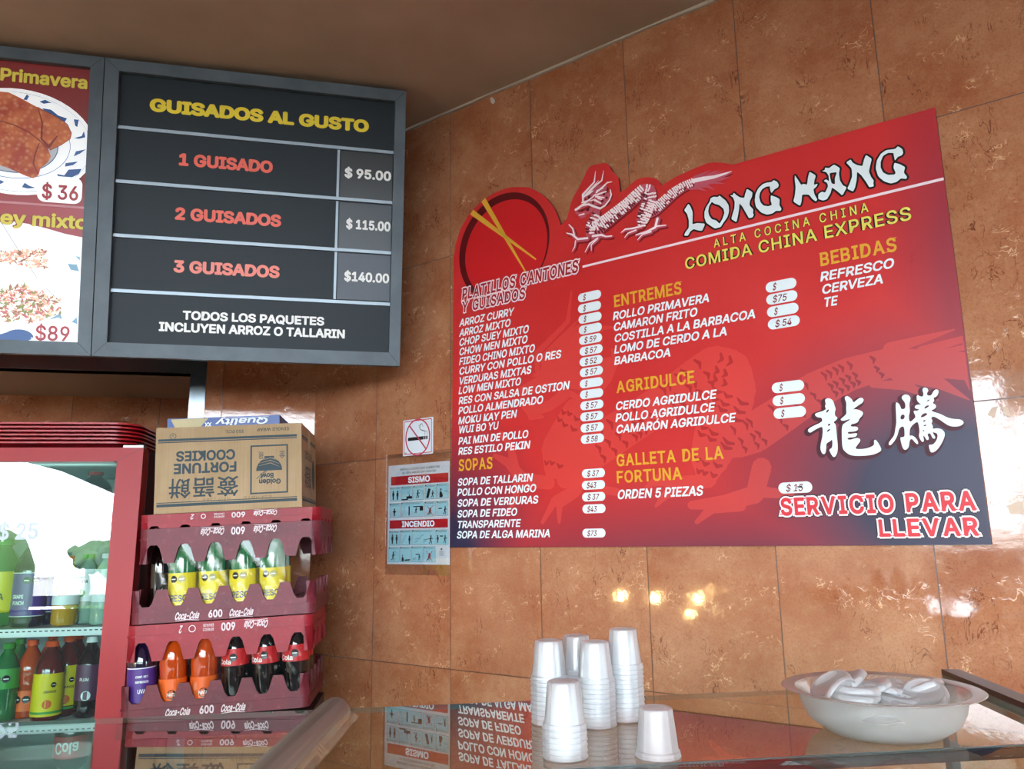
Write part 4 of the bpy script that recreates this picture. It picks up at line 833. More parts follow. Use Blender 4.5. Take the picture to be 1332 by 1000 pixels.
def thin_glass(m, tint, k, rough=.0):
    """sheet of glass: clear, mirror-like towards grazing view (both faces)"""
    t = NT(m); g = t.n('ShaderNodeNewGeometry'); d = t.n('ShaderNodeVectorMath', operation='DOT_PRODUCT'); t.l(g.outputs['Incoming'], d.inputs[0]); t.l(g.outputs['Normal'], d.inputs[1])
    c = t.math('SUBTRACT', 1, t.math('ABSOLUTE', d.outputs['Value'])); f = t.math('ADD', .04, t.math('MULTIPLY', .96, t.math('POWER', c, 5)))
    f = t.math('MINIMUM', t.math('MULTIPLY', f, k), 1)
    tr = t.n('ShaderNodeBsdfTransparent'); tr.inputs[0].default_value = lin(tint); gl = t.n('ShaderNodeBsdfGlossy'); gl.inputs['Roughness'].default_value = rough; mx = t.n('ShaderNodeMixShader')
    t.l(f, mx.inputs[0]); t.l(tr.outputs[0], mx.inputs[1]); t.l(gl.outputs[0], mx.inputs[2]); t.l(mx.outputs[0], t.out.inputs[0])
thin_glass(GLASS, 'dff2f0', 3.2)
gl_ = MB(); gl_.rect(gx0 - .004, gy0 - .004, gx1 + .004, gy1 + .004, -.012); gl_ = gl_.build('door_glass', GLASS, door)
STK = mat('sticker_grey', 'b8c4d4', .4); b = MB(); _p = k_(-4, 702, -.011); _q = k_(48, 702, -.011)
b.text(glyphs('$ 25', .02), X(_p[0]), Y(_p[1]), _q[0] - _p[0], .042, -.0112, 0); b.build('price_sticker', STK, door)
b = MB(); b.box((w_ - .055, h2, -.040), (w_ - .004, h2 + .007, -.008)); b.lathe([(0, 0), (.011, 0), (.011, .012), (0, .012)], 14, xf=lambda p: Vector((w_ - .016 + p.x, h2 + p.z, -.024 + p.y))); b.build('hinge', STEEL, ck)
sh1 = Y(k_(60, 816, -.10)[1]); sh2 = Y(k_(60, 938, -.10)[1]); sh0 = Y(k_(60, 676, -.10)[1])
b = MB(); FRAMEW = mat('shelf_white', 'd8e2e0', .4)
for s_, n_m in ((sh1, 'shelf'), (sh2, 'shelf'), (sh0, 'shelf')):
    b = MB(); b.box((.036, s_ - .022, dz - .045), (w_ - .04, s_ - .001, dz - .035)); b.box((.036, s_ - .006, dz - dep + .02), (w_ - .04, s_ - .001, dz - .045))
    for k in range(40): b.box((.05 + k*.0138, s_ - .0095, dz - .0352), (.058 + k*.0138, s_ - .0065, dz - .0346), 1)
    b.build(n_m, [FRAMEW, B_BLK], ck)
la = bpy.data.lights.new('cooler_lamp', 'AREA'); la.energy = .22; la.size = .45; la.size_y = .05; la.shape = 'RECTANGLE'; la.color = (.75, 1, .95)
lo = bpy.data.objects.new('cooler_lamp', la); SC.collection.objects.link(lo); lo.parent = ck; lo.location = (w_/2, h2 - .06, dz - .05); lo.rotation_euler = (radians(90), 0, 0)
def kb(px_, off, s_): return upm(FKO, FKO.along(s_, px_) if False else X(FK.hit(px_, 0, 0)[0]), s_, off)
def kpos(px_, py, off, s_):
    a = FK.hit(px_, py, off)[0]; return upm(FKO, X(a), s_, off)
O1, O2, O3 = -.150, -.205, -.255
GU, GL_ = 'bottles on the upper visible cooler shelf', 'bottles on the lower visible cooler shelf'
bottle('big green bottle with yellow label at the left edge of the cooler shelf', kpos(-2, 790, O2, sh1), .050, .235, L_GREEN, 'green', B_YEL, (.16, .62), [('FRESCA', .075, .30, .018, -.045, 1)], GU)
bottle('big grape soda bottle with purple label, front one on the upper cooler shelf', kpos(36, 790, O1, sh1), .041, .235, L_GRAPE, 'purple', B_PUR, (.12, .60), [('oct', 0, .52, .010, .008, 1), ('oct', 0, .52, .010, .030, 1), ('GRAPE', .030, .32, .010, -.026, 2), ('PUNCH', .030, .25, .010, -.024, 2), ('band', 0, .6, .002, 0, 2), ('band', 0, .12, .002, 0, 2)], GU)
bottle('grape soda bottle with purple label half behind the front purple one', kpos(62, 795, -.215, sh1), .038, .190, L_GRAPE, 'purple', B_PUR, (.18, .72), [('oct', 0, .62, .009, -.004, 1), ('band', 0, .18, .002, 0, 2)], GU)
bottle('juice bottle with orange fruit on its pale label', kpos(84, 795, O1, sh1), .033, .185, L_YEL, 'orange', B_WHT, (.30, .75), [('disc', 0, .52, .017, 0, 4)], GU)
bottle('clear bottle with green leaf label at the right of the upper shelf', kpos(110, 795, O2, sh1), .036, .190, L_CLEAR, 'green', B_WHT, (.32, .78), [('disc', 0, .44, .010, 0, 3), ('SODA', .03, .58, .009, -.015, 1)], GU)
bottle('pale bottle squeezed between cooler wall and clear bottle', kpos(133, 795, O1, sh1), .030, .190, L_CLEAR, 'white', B_WHT, (.32, .78), None, GU)
bottle('big cola bottle with red label on the top cooler shelf', upm(FKO, X(FK.hit(123, 640, O2)[0]), sh0, O2), .046, min(.155, h2 - .045 - sh0), L_COLA, 'red', B_RED, (.2, .6), [('Cola', .06, .3, .03, -.03, 2)], 'bottles on the top cooler shelf')
Hb = sh1 - sh2 - .03
bottle('green soda bottle with black seals at the left edge of the lower shelf', kpos(6, 900, -.14, sh2), .033, Hb*.95, L_GREEN, 'green', B_GRN, (.42, .68), [('oct', 0, .55, .010, -.008, 1), ('oct', 0, .55, .010, .014, 1)], GL_)
bottle('wavy orange soda bottle with orange label in the cooler', kpos(36, 905, -.170, sh2), .033, Hb*.97, L_ORANGE, 'orange', B_ORG, (.10, .36), [('oct', 0, .25, .010, -.012, 1), ('oct', 0, .25, .010, .010, 1)], GL_, waist=.16)
SODA_Y = [('ORANGE', .03, .36, .006, .004, 1), ('disc', 0, .22, .011, .014, 4), ('oct', 0, .46, .007, .026, 1), ('band', 0, .10, .006, 0, 3)]
bottle('red soda bottle with large yellow label, front of the lower shelf', kpos(61, 912, -.118, sh2), .037, Hb*.97, L_RED, 'orange', B_YEL2, (.07, .60), SODA_Y, GL_)
bottle('red soda bottle with yellow label behind the front yellow one', kpos(84, 905, -.174, sh2), .034, Hb, L_RED, 'orange', B_YEL2, (.14, .64), SODA_Y, GL_)
bottle('third yellow-labelled soda bottle farthest back of its file', kpos(95, 902, -.24, sh2), .033, Hb, L_RED, 'orange', B_YEL2, (.18, .66), SODA_Y, GL_)
bottle('dark soda bottle with white cap and plum label by the cooler door edge', kpos(114, 905, -.14, sh2), .033, Hb, L_COLA, 'white', B_PLUM, (.22, .66), [('PLUM', .022, .46, .008, -.012, 2), ('disc', 0, .28, .012, .006, 2)], GL_)
bottle('orange soda bottle with orange cap in the back row behind the wavy one', kpos(62, 900, -.30, sh2), .031, Hb, L_ORANGE, 'orange', B_ORG, (.2, .5), None, GL_)
bottle('green soda bottle in the back row at the left', kpos(20, 900, O3, sh2), .031, Hb*.95, L_GREEN, 'green', B_GRN, (.4, .68), None, GL_)
# red serving trays stacked on the cooler
TRED = mat('tray_red', 'a80d1c', .35, spec=.55)
tx1 = X(FK.hit(200, 560, -.16)[0]); TW, TD = .56, .36
def tray_bm():
    b = MB(); o = rrect(-TW, 0, 0, TD, .075, 8); i = rrect(-TW + .018, .018, -.018, TD - .018, .06, 8); i2 = rrect(-TW + .035, .035, -.035, TD - .035, .05, 8)
    n = len(o)
    def lp(A, za, B_, zb): b.add([(p[0], p[1], za) for p in A] + [(p[0], p[1], zb) for p in B_], [(k, (k+1) % n, n+(k+1) % n, n+k) for k in range(n)], 0, True)
    lp(o, .006, o, .0105); lp(o, .0105, i, .0105); lp(i, .0105, i2, .0035); b.poly(i2, .0035); lp(o, .006, i, .006); lp(i, .006, i2, 0); b.poly(i2, 0); return b
tm = lambda k: upm(FKO, tx1 - .003*(k % 2), h2 + .0085 + k*.0105, -.020)
tnames = ['lowest', 'second from bottom', 'third from bottom', 'fourth from bottom', 'fifth from bottom', 'topmost']
GT = 'red serving trays on the cooler'
t0_ = thing('serving_tray', 'red serving tray, lowest of the stack on top of the cooler', 'tray', tm(0), GT)
tray_bm().build('tray_body', TRED, t0_)
for k in range(1, 6): dup(t0_, tm(k), 'red serving tray, %s of the stack on top of the cooler' % tnames[k])

# ------------------------------------------------------------------ crates of bottles with the cookie box on top
KY = radians(7); KT = radians(2.3)
_ku = dirv(KY); FX = Fr(CAM + ray(300, 700) * 2.0, _ku * cos(KT) + Z * sin(KT), Z * cos(KT) - _ku * sin(KT))
xk = lambda x, y, off=0.: FX.hit(x, y, off)
def crate_mat(name, c0, c1):
    m = mat(name, c0, .5); t = NT(m); P = t.obj()
    c = t.mix(t.ramp(t.noise(P, 14, 4, .6), .35, .7), lin(c0), lin(c1)); c = t.mix(t.math('MULTIPLY', t.ramp(t.noise(P, 60, 4, .7), .55, .8), .2), c, lin('b88a94'))
    t.l(c, t.b.inputs['Base Color']); return m
CR1 = crate_mat('crate_bright_red', '980b22', '840a1e'); CR2 = crate_mat('crate_worn_red', '701a2b', '5a1525'); CWHT = mat('crate_lettering', 'd8c4c8', .5)
CW, CDp, CH = .452, .31, .081
def crate(label, mw, H, hb, m, marks, letters=True, NF=6, NS=4):
    t = thing('bottle_crate', label, 'crate', mw, 'stack of red bottle crates')
    b = MB(); R = .022
    def wallp(L, n):
        p = [(R, 0), (L - R, 0), (L - R, H)]; pit = L / n
        for i in range(n):
            c = L - pit*(i + .5); wt, wb = pit*.34, pit*.20
            if H - hb < .03: wt, wb = pit*.2, pit*.2
            p += [(c + wt, H), (c + wb, hb + .009), (c + wb*.55, hb), (c - wb*.55, hb), (c - wb, hb + .009), (c - wt, H)]
        return p + [(R, H)]
    F_, S_ = wallp(CW, NF), wallp(CDp, NS)
    b.prism(F_, 0, .005, xf=lambda p: Vector((p.x, p.z, p.y))); b.prism(F_, CDp - .005, CDp, xf=lambda p: Vector((p.x, p.z, p.y)))
    b.prism(S_, 0, .005, xf=lambda p: Vector((p.z, p.x, p.y))); b.prism(S_, CW - .005, CW, xf=lambda p: Vector((p.z, p.x, p.y)))
    for cx_, cy_, a in ((R, R, pi), (CW - R, R, 1.5*pi), (CW - R, CDp - R, 0), (R, CDp - R, pi/2)):
        b.lathe([(R, 0), (R, H), (R - .005, H), (R - .005, 0)], 5, xf=lambda p, cx_=cx_, cy_=cy_: Vector((p.x + cx_, p.y + cy_, p.z)), a0=a, a1=a + pi/2)
    b.prism(rrect(.004, .004, CW - .004, CDp - .004, R), .002, .007)
    b.prism([rrect(-.0025, -.0025, CW + .0025, CDp + .0025, R), rrect(.002, .002, CW - .002, CDp - .002, R)], hb*.60, hb*.66)
    for x in (.001, CW*.5, CW - .001 - .05):
        pass
    for i in range(1, NF): b.box((CW/NF*i - .0015, .006, .007), (CW/NF*i + .0015, CDp - .006, hb*.9))
    for i in range(1, NS): b.box((.006, CDp/NS*i - .0015, .007), (CW - .006, CDp/NS*i + .0015, hb*.9))
    b.build('crate_body', m, t)
    if letters:
        b = MB(); xf = lambda p: Vector((p.x, -.0032 - p.z, p.y)); z0 = hb*.14; hh = hb*.44
        def fin(b): b.build('crate_lettering', CWHT, t)
        def scr(x, w): b = MB(); b.text(glyphs('Coca-Cola', .03), x, z0, w, hh, 0, 0, xf=xf, shear=.25); b.stroke([(x + .002, z0 - .003), (x + w*.5, z0 - .0005), (x + w*.95, z0 - .004)], [.001, .0022, .0008], 0, 0, xf=xf); fin(b)
        b.text(glyphs('600', .03), CW*.42, z0, .034, hh*1.05, 0, 0, xf=xf); fin(b)
        scr(CW*.24, .062)
        if marks:
            b = MB(); b.text(glyphs('REFRESCO', .01), CW*.535, z0 + hh*.55, .026, hh*.38, 0, 0, xf=xf); b.text(glyphs('ENVASE', .01), CW*.535, z0, .026, hh*.38, 0, 0, xf=xf); fin(b)
            b = MB(); b.ring(CW*.65, z0 + hh*.5, hh*.42, .002, 0, 0, xf=xf, n=16); fin(b)
            b = MB(); b.text(glyphs('2', .02), CW*.70, z0, .010, hh, 0, 0, xf=xf, shear=.2); fin(b)
        else: scr(CW*.53, .062)
    return t
flip = Matrix.Translation((CW, 0, 0)) @ Matrix(((-1, 0, 0, 0), (0, 1, 0, 0), (0, 0, -1, 0), (0, 0, 0, 1)))
def cm(px_, py, top=False, H=CH, v=None):
    a, b_ = xk(px_, py); b_ = b_ if v is None else v
    m = upm(FX, a, b_); return m @ flip if top else m
vE = xk(153, 940)[1]; vDtop = xk(164, 815)[1]; vC = vDtop + .003; vBtop = xk(180, 689)[1]; vA = vBtop + .036
crate('worn red crate at the stack bottom, teeth up around cola and orange bottles', cm(154, 930, v=vE), CH, .040, CR2, False)
crate('brighter red crate turned teeth down over the cola and orange bottles', cm(164, 815, True, v=vDtop), CH + .006, .042, CR1, True)
crate('dusty red crate in mid-stack, teeth up around the yellow-labelled bottles', cm(168, 808, v=vC), CH, .040, CR2, False)
crate('dusty red crate turned teeth down over the yellow-labelled bottles', cm(180, 690, True, v=vBtop), .087, .041, CR2, False)
crate('bright red shallow upturned crate directly under the cookie box', cm(181, 668, True, v=vA), .0355, .029, CR1, True)
# bottles in the crates
pit = CW/6; BH_ = vBtop - vC - .02
uC = xk(168, 808)[0]; uE = xk(154, 930)[0]
def slot(u0, i, row, vb): return upm(FX, u0 + pit*(i + .5), vb + .0085, -(.043 + .0735*row))
FR_D = [('FRESCA', .062, .19, .016, -.030, 6), ('oct', 0, .45, .0095, -.013, 1), ('oct', 0, .45, .0095, .007, 7)]
G1, G2 = 'green bottles in the upper crates', 'bottles in the lower crates'
g0 = bottle('yellow-labelled green bottle in the upper crates, leftmost of the front row', slot(uC, 1, 0, vC), .0335, BH_, L_GREEN, 'green', B_YEL, (.12, .52), FR_D, G1, sh=1)
for i, r_, l_ in ((2, 0, 'second from left in the front row'), (3, 0, 'third from left in the front row'), (4, 0, 'rightmost of the front row'), (4, 1, 'right end of the row behind'), (3, 1, 'third from left in the row behind'), (2, 1, 'second from left in the row behind'), (1, 1, 'left end of the row behind')):
    dup(g0, slot(uC, i, r_, vC), 'yellow-labelled green bottle in the upper crates, ' + l_)
bottle('dark cola bottle in the left end slot of the upper crates', slot(uC, 0, 1, vC), .0335, BH_, L_COLA, 'black', None, group='bottles in the upper crates')
HD = vDtop - vE - .02
bottle('grape soda bottle with tall purple label in the lower crates', slot(uE, 0, 0, vE), .0335, HD, L_GRAPE, 'purple', B_PUR, (.06, .56), [('band', 0, .545, .002, 0, 2), ('band', 0, .06, .003, 0, 2), ('CONT. NET.', .03, .44, .005, -.004, 2), ('REFRESCO', .03, .38, .005, -.004, 2), ('UVA', .018, .26, .010, .002, 2)], G2)
FA_D = [('disc', 0, .22, .011, .006, 1), ('FANTA', .020, .20, .008, -.004, 2)]
f0 = bottle('orange soda bottle with round badge, next to the grape bottle in the crates', slot(uE, 1, 0, vE), .0335, HD, L_ORANGE, 'orange', B_ORG, (.05, .40), FA_D, G2, waist=.05, sh=.6)
dup(f0, slot(uE, 2, 0, vE), 'orange soda bottle half under the clear wrap in the lower crates')
CO_D = [('oct', 0, .60, .010, .002, 1), ('Cola', .035, .52, .012, -.038, 2)]
c0_ = bottle('wrapped cola bottle, left of the three colas in front', slot(uE, 3, 0, vE), .0335, HD, L_COLA, 'black', B_RED, (.50, .70), CO_D, G2, sh=.8)
for i, r_, l_ in ((4, 0, 'middle of the three colas in front'), (5, 0, 'right of the three colas in front'), (5, 1, 'second row, right end'), (4, 1, 'second row, second from right'), (3, 1, 'second row, third from right')):
    dup(c0_, slot(uE, i, r_, vE), 'wrapped cola bottle, ' + l_)
def film(label, u0, u1, v0, v1, seed, amp, name='clear_wrap'):
    rnd = random.Random(seed); b = MB(); n, m = 40, 16; f = FX.sub(u0, v0, -.008)
    ph = [(rnd.uniform(60, 170), rnd.uniform(-60, 60), rnd.uniform(0, 6)) for _ in range(5)]
    def P(i, j):
        x, y = (u1-u0)*i/n, (v1-v0)*j/m
        return (x, y, amp*sum(abs(sin(a*x + c*y + d)) for a, c, d in ph)/2.5 - .0004)
    b.add([P(i, j) for j in range(m+1) for i in range(n+1)], [(j*(n+1)+i, j*(n+1)+i+1, (j+1)*(n+1)+i+1, (j+1)*(n+1)+i) for j in range(m) for i in range(n)], 0, True)
    o = b.build(name, CLEAR, mw=f.mw()); tag(o, label, 'plastic wrap', 'clear wrap around the crated bottles')
film('clear plastic wrap over the yellow-labelled green bottles', uC + pit*.95, uC + pit*5, vC + .012, vBtop - .03, 3, .0013)
film('clear plastic wrap over the three cola bottles', uE + pit*2.3, uE + CW - .012, vE + .012, vDtop - .03, 8, .0028)
DKT = mat('dark_table', '2c1414', .6)
# the back table that carries the stack
tb0 = FX.w(uE - .03, vE); zt_ = min((FX.w(uE + a, vE, -c)).z for a in (0, CW) for c in (0, CDp))
FT = Fr((tb0.x, tb0.y, 0), _ku, Z); tt = thing('low_table', 'low dark table carrying the crate stack beside the cooler', 'table', upm(FT, 0, 0, .02))
MB().box((.032, .0, zt_ - .035), (.485, .315, zt_ - .001)).build('tabletop', DKT, tt)
for x, y in ((.055, .025), (.46, .025), (.055, .29), (.46, .29)): MB().tube([(x, y, 0), (x, y, zt_ - .03)], .015).build('leg', DKT, tt)
# cookie box
bxL, bxR = xk(199.8, 606)[0], xk(391.5, 600)[0]; bW, bD = bxR - bxL, .29; bV = vA + .0015; bH = (xk(199.6, 556)[1] + xk(391.6, 549)[1]) / 2 - bV
KRAFT = mat('kraft_card', 'a5825a', .75); t = NT(KRAFT); P = t.obj()
mp = t.n('ShaderNodeMapping'); t.l(P, mp.inputs[0]); mp.inputs[3].default_value = (260, 260, 6)
c = t.mix(t.ramp(t.noise(P, 8, 4), .3, .7), lin('a08562'), lin('b49a78')); t.l(t.mix(t.math('MULTIPLY', t.ramp(t.noise(mp.outputs[0], 1, 2), .4, .7), .25), c, lin('8a6a46')), t.b.inputs['Base Color'])
INK = mat('box_ink', '33454e', .7); FAINT = mat('box_faint_ink', '7c6a50', .8)
cb_ = thing('cookie_box', 'brown cardboard fortune cookie box upside down on the crates', 'box', upm(FX, bxL, bV, -.012))
b = MB(); b.box((0, 0, 0), (bW, bD, bH)); b.build('carton', [KRAFT], cb_)
b = MB(); b.rect(0, bD/2 - .025, bW, bD/2 + .025, bH + .0004); b.box((bW + .0002, bD/2 - .025, bH*.75), (bW + .0006, bD/2 + .025, bH)); b.box((-.0006, bD/2 - .025, bH*.75), (-.0002, bD/2 + .025, bH)); b.build('packing_tape', mat('brown_tape', '8c6f48', .3), cb_)
# upright print frame, turned over with the box
xf = lambda p: Vector((bW - p.x, -.0005 - p.z, bH - p.y))
q = lambda fx, fy: ((1 - fx) * bW, (1 - fy) * bH * -1 + bH if False else fy * bH)
def btext(b, tx, fx0, fx1, fy0, fy1, mi, bold=.02, shear=0.): b.text(glyphs(tx, bold), (1-fx1)*bW, fy0*bH, (fx1-fx0)*bW, (fy1-fy0)*bH, 0, mi, xf=xf, shear=shear)
b = MB()
for y0, y1 in ((.135, .162), (.170, .182), (.872, .882), (.892, .925)): b.rect(.012, y0*bH, bW - .006, y1*bH, 0, 0, xf=xf)
btext(b, 'FORTUNE', .125, .55, .43, .55, 0, .03); btext(b, 'COOKIES', .14, .54, .285, .405, 0, .03)
_cj = glyphs('簽語餅', .012, 1.12); ys = [p[1] for p in _cj[0]]
vs_ = _cj[0]; k1, k2 = min(p[1] for p in vs_), max(p[1] for p in vs_)
b.add([((1-.565)*bW + (p[0]-_cj[2])/(_cj[3]-_cj[2])*.47*bW, (.60 + (p[1]-k1)/(k2-k1)*.235)*bH, 0) for p in vs_], _cj[1], 0, xf=xf)
for tx, a, c, y0, y1 in (('SINGLE WRAP', .69, .915, .045, .082), ('350 PCS.', .47, .60, .055, .092)): btext(b, tx, a, c, y0, y1, 0, .01)
b.ring((1-.115)*bW, .105*bH, .0075, .0013, 0, 0, xf=xf); b.text(glyphs('U', .01), (1-.121)*bW, .088*bH, .005, .0068, 0, 0, xf=xf)
x0, x1, y0, y1 = (1-.905)*bW, (1-.645)*bW, .25*bH, .825*bH
b.prism([[(x0, y0), (x1, y0), (x1, y1), (x0, y1)], [(x0+.004, y0+.004), (x1-.004, y0+.004), (x1-.004, y1-.004), (x0+.004, y1-.004)]], 0, .0001, 0, xf=xf)
btext(b, 'Golden', .705, .855, .655, .715, 0, .035); btext(b, 'Bowl', .715, .805, .585, .645, 0, .035)
xc, yb, rw = (1-.775)*bW, .375*bH, .070*bW*1.28
b.poly([(xc - rw, yb + .18*bH)] + [(xc - rw*cos(pi*k/16)*(1 if True else 0), yb + .18*bH - .155*bH*sin(pi*k/16)) for k in range(1, 16)] + [(xc + rw, yb + .18*bH)], 0, 0, xf=xf)
b.rect(xc - rw*.38, yb + .008*bH, xc + rw*.38, yb + .03*bH, 0, 0, xf=xf)
for k in range(3): b.stroke([(xc - rw*.8, yb + (.14 - .035*k)*bH), (xc - rw*.1, yb + (.09 - .03*k)*bH), (xc + rw*.8, yb + (.12 - .03*k)*bH)], [.0004, .0016, .0004], .0002, 1, xf=xf)
for k in range(2): b.stroke([(xc + rw*(.2+.12*k), yb + .18*bH), (xc + rw*(.75+.2*k), yb + .27*bH)], .0016, 0, 0, xf=xf)
for tx, f0, f1 in (('金', .885, .835), ('碗', .735, .695)):
    g = glyphs(tx, .0); b.text(g, (1-f0)*bW, .335*bH, (f0-f1)*bW*.8, .05*bH, 0, 0, xf=xf)
btext(b, 'ESPARTE', .60, .79, .845, .885, 2, .0); btext(b, 'H 897 1 URN', .33, .51, .845, .885, 2, .0)
b.build('front_print', [INK, KRAFT, FAINT], cb_)
b = MB(); xs_ = lambda p: Vector((bW + .0005 + p.z, bD - p.x, bH - p.y))
for y0, y1 in ((.135, .162), (.170, .182), (.872, .882), (.892, .925)): b.rect(.006, y0*bH, bD - .006, y1*bH, 0, 0, xf=xs_)
b.text(glyphs('FORTUNE COOKIES', .02), bD*.3, .30*bH, bD*.5, .1*bH, 0, 0, xf=xs_); b.disc(bD*.2, .55*bH, bD*.1, 0, 0, xf=xs_, ry=.2*bH); b.text(glyphs('簽語餅', .01), bD*.4, .5*bH, bD*.4, .16*bH, 0, 0, xf=xs_)
b.build('side_print', [INK], cb_)
# blue carton lying on the cookie box
BLUE = mat('blue_carton', '123f8c', .35); BL2 = mat('carton_cream', 'b8a878', .4); BLW = mat('carton_white', 'dfe6ee', .4)
F2 = FX.sub(bxL, bV + bH, 0); p0 = F2.hit(222, 552, -.13)[0]; p1 = F2.hit(366, 545, -.13)[0]
bl = thing('blue_carton', 'flat blue carton lying on top of the cardboard cookie box', 'box', upm(F2, p0, .0018, -.10))
w3 = p1 - p0; h3 = .036; d3 = .16
MB().box((0, 0, 0), (w3, d3, h3), ch=0).build('carton', BLUE, bl)
b = MB(); xf3 = lambda p: Vector((w3 - p.x, -.0005 - p.z, h3 - p.y))
b.text(glyphs('Quality', .02), w3*.10, .006, w3*.48, .017, 0, 0, xf=xf3, shear=.3); b.stroke([(w3*.1, .004), (w3*.5, .004)], .0012, 0, 0, xf=xf3)
b.poly([(w3*.64, .002), (w3*.97, .002), (w3*.92, h3 - .004), (w3*.70, h3 - .012)], 0, 1, xf=xf3); b.text(glyphs('XX', .03), w3*.61, .014, w3*.06, .012, 0, 0, xf=xf3)
b.build('front_print', [BLW, BL2], bl)

# ------------------------------------------------------------------ the glass counter
EG = .211; ZG = HC - EG
FGP = Fr((0, 0, ZG), dirv(YG), Vector((-sin(YG), cos(YG), 0)))        # glass plane: u along the counter, v away from the customers
g_ = lambda x, y: FGP.hit(x, y)
vF = (g_(0, 941)[1] + g_(980, 898.7)[1]) / 2; vN = (g_(980, 984)[1] + g_(1332, 968.7)[1]) / 2
uR = g_(1232, 886)[0]; uL = -1.75
FC = FGP.sub(uL, vN); CL, CDg = uR - uL, vF - vN
ct = thing('glass_counter', 'long glass-topped display counter with curved front along the bottom of the view', 'counter', FC.mw())
CGL = mat('counter_glass', 'ffffff', .03); thin_glass(CGL, 'd8e6de', 1.75, .008)
RC = .16
prof = [(CDg, 0.)] + [(0 - RC*sin(pi/2*k/12), -RC + RC*cos(pi/2*k/12)) for k in range(13)] + [(-RC, -.62)]
b = MB(); n = len(prof)
for dz_, up_ in ((0, True),):       # flat top, bent front
    vs_ = [(0, v, z + dz_) for v, z in prof] + [(CL, v, z + dz_) for v, z in prof]; fl_ = [(i, n+i, n+i+1, i+1) if up_ else (i, i+1, n+i+1, n+i) for i in range(n-1)]
    b.add(vs_, fl_[:1], 0, False); b.add(vs_, fl_[1:], 0, True)
b.build('glass_top', CGL, ct)
EDG = mat('glass_edge', '7f938b', .25, spec=.6)
MB().box((0, CDg, -.006), (CL, CDg + .0012, 0)).build('glass_edge', EDG, ct)
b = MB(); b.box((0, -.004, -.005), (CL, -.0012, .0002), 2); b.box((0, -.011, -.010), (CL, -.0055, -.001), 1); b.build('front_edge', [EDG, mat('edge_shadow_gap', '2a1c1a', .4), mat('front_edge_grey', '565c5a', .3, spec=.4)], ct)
DKW = mat('counter_dark', '3a2c26', .5); b = MB()
b.box((0, -RC - .01, -1.239), (CL, CDg + .10, -.63)); b.build('counter_base', DKW, ct)
for x in (.02, CL - .03): MB().box((x, CDg - .02, -.63), (x + .012, CDg - .006, -.007)).build('corner_post', STEEL, ct)
# dark rail across the right end of the glass
RAILM = mat('rail_brown', '3c2826', .35); RAILG = mat('rail_grey', '6e7a72', .4)
a = g_(1232, 884); c = g_(1345, 934); a = (a[0] + .001, a[1] + .012)
d = Vector((c[0] - a[0], c[1] - a[1])); L = d.length + .25; ang = math.atan2(d.y, d.x)
FRL = FGP.sub(a[0], a[1]).rot(math.degrees(ang)); rl = thing('end_rail', 'dark brown rail on the right end of the glass counter', 'rail', FRL.mw())
MB().box((0, 0, -.004), (L, .020, .005)).build('grey_base', RAILG, rl)
MB().prism([(0, 0), (0, .024), (L, .024), (L, 0)], .0052, .0125).build('brown_top', RAILM, rl)
# film-wrapped tube lying across the counter
TUB = mat('tube_beige', '8f7f72', .42); t = NT(TUB); P = t.obj(); mp = t.n('ShaderNodeMapping'); t.l(P, mp.inputs[0]); mp.inputs[3].default_value = (2, 90, 90)
t.l(t.mix(t.ramp(t.noise(mp.outputs[0], 1, 3), .35, .7), lin('6f655c'), lin('989086')), t.b.inputs['Base Color'])
a = g_(437, 931); c = g_(360, 1010); d = Vector((c[0]-a[0], c[1]-a[1])); L = d.length + .12; ang = math.atan2(d.y, d.x)
FTB = FGP.sub(a[0], a[1]).rot(math.degrees(ang)); tb = thing('wrapped_tube', 'rounded beige tube in clear film lying across the glass counter left of the cups', 'tube', FTB.mw())
R = .019; hw = R
b = MB(); arc = [(R*cos(pi*k/14), R*sin(pi*k/14) + .004) for k in range(15)]; arc = [(R, 0)] + arc + [(-R, 0)]; n = len(arc); xsn = [-.008, -.002, .004, .02, L]; sc = [.0, .75, .96, 1, 1]
b.add([(x, y*s_, z*s_ + .0005) for x, s_ in zip(xsn, sc) for y, z in arc], [(j*n+i, j*n+i+1, (j+1)*n+i+1, (j+1)*n+i) for j in range(4) for i in range(n-1)], 0, True)
b.build('tube_core', TUB, tb)
FILMB = mat('yellowed_film', 'c9b892', .2); t = NT(FILMB); t.b.inputs['Alpha'].default_value = .5
rnd = random.Random(5)
for s_ in (-1, 1):
    m = 40; b = MB()
    e = [.006 + .0012*sin(i*.45 + s_) + .0006*sin(i*.8) + (.004 if s_ > 0 else 0) + 0 for i in range(m + 1)]
    b.add([(.012 + (L - .02)*i/m, s_*(R*.99), .010) for i in range(m+1)] + [(.012 + (L - .02)*i/m, s_*(R + e[i]), .0012) for i in range(m+1)], [(i, i+1, m+2+i, m+1+i) if s_ < 0 else (i, m+1+i, m+2+i, i+1) for i in range(m)])
    b.build('film_edge', FILMB, tb)
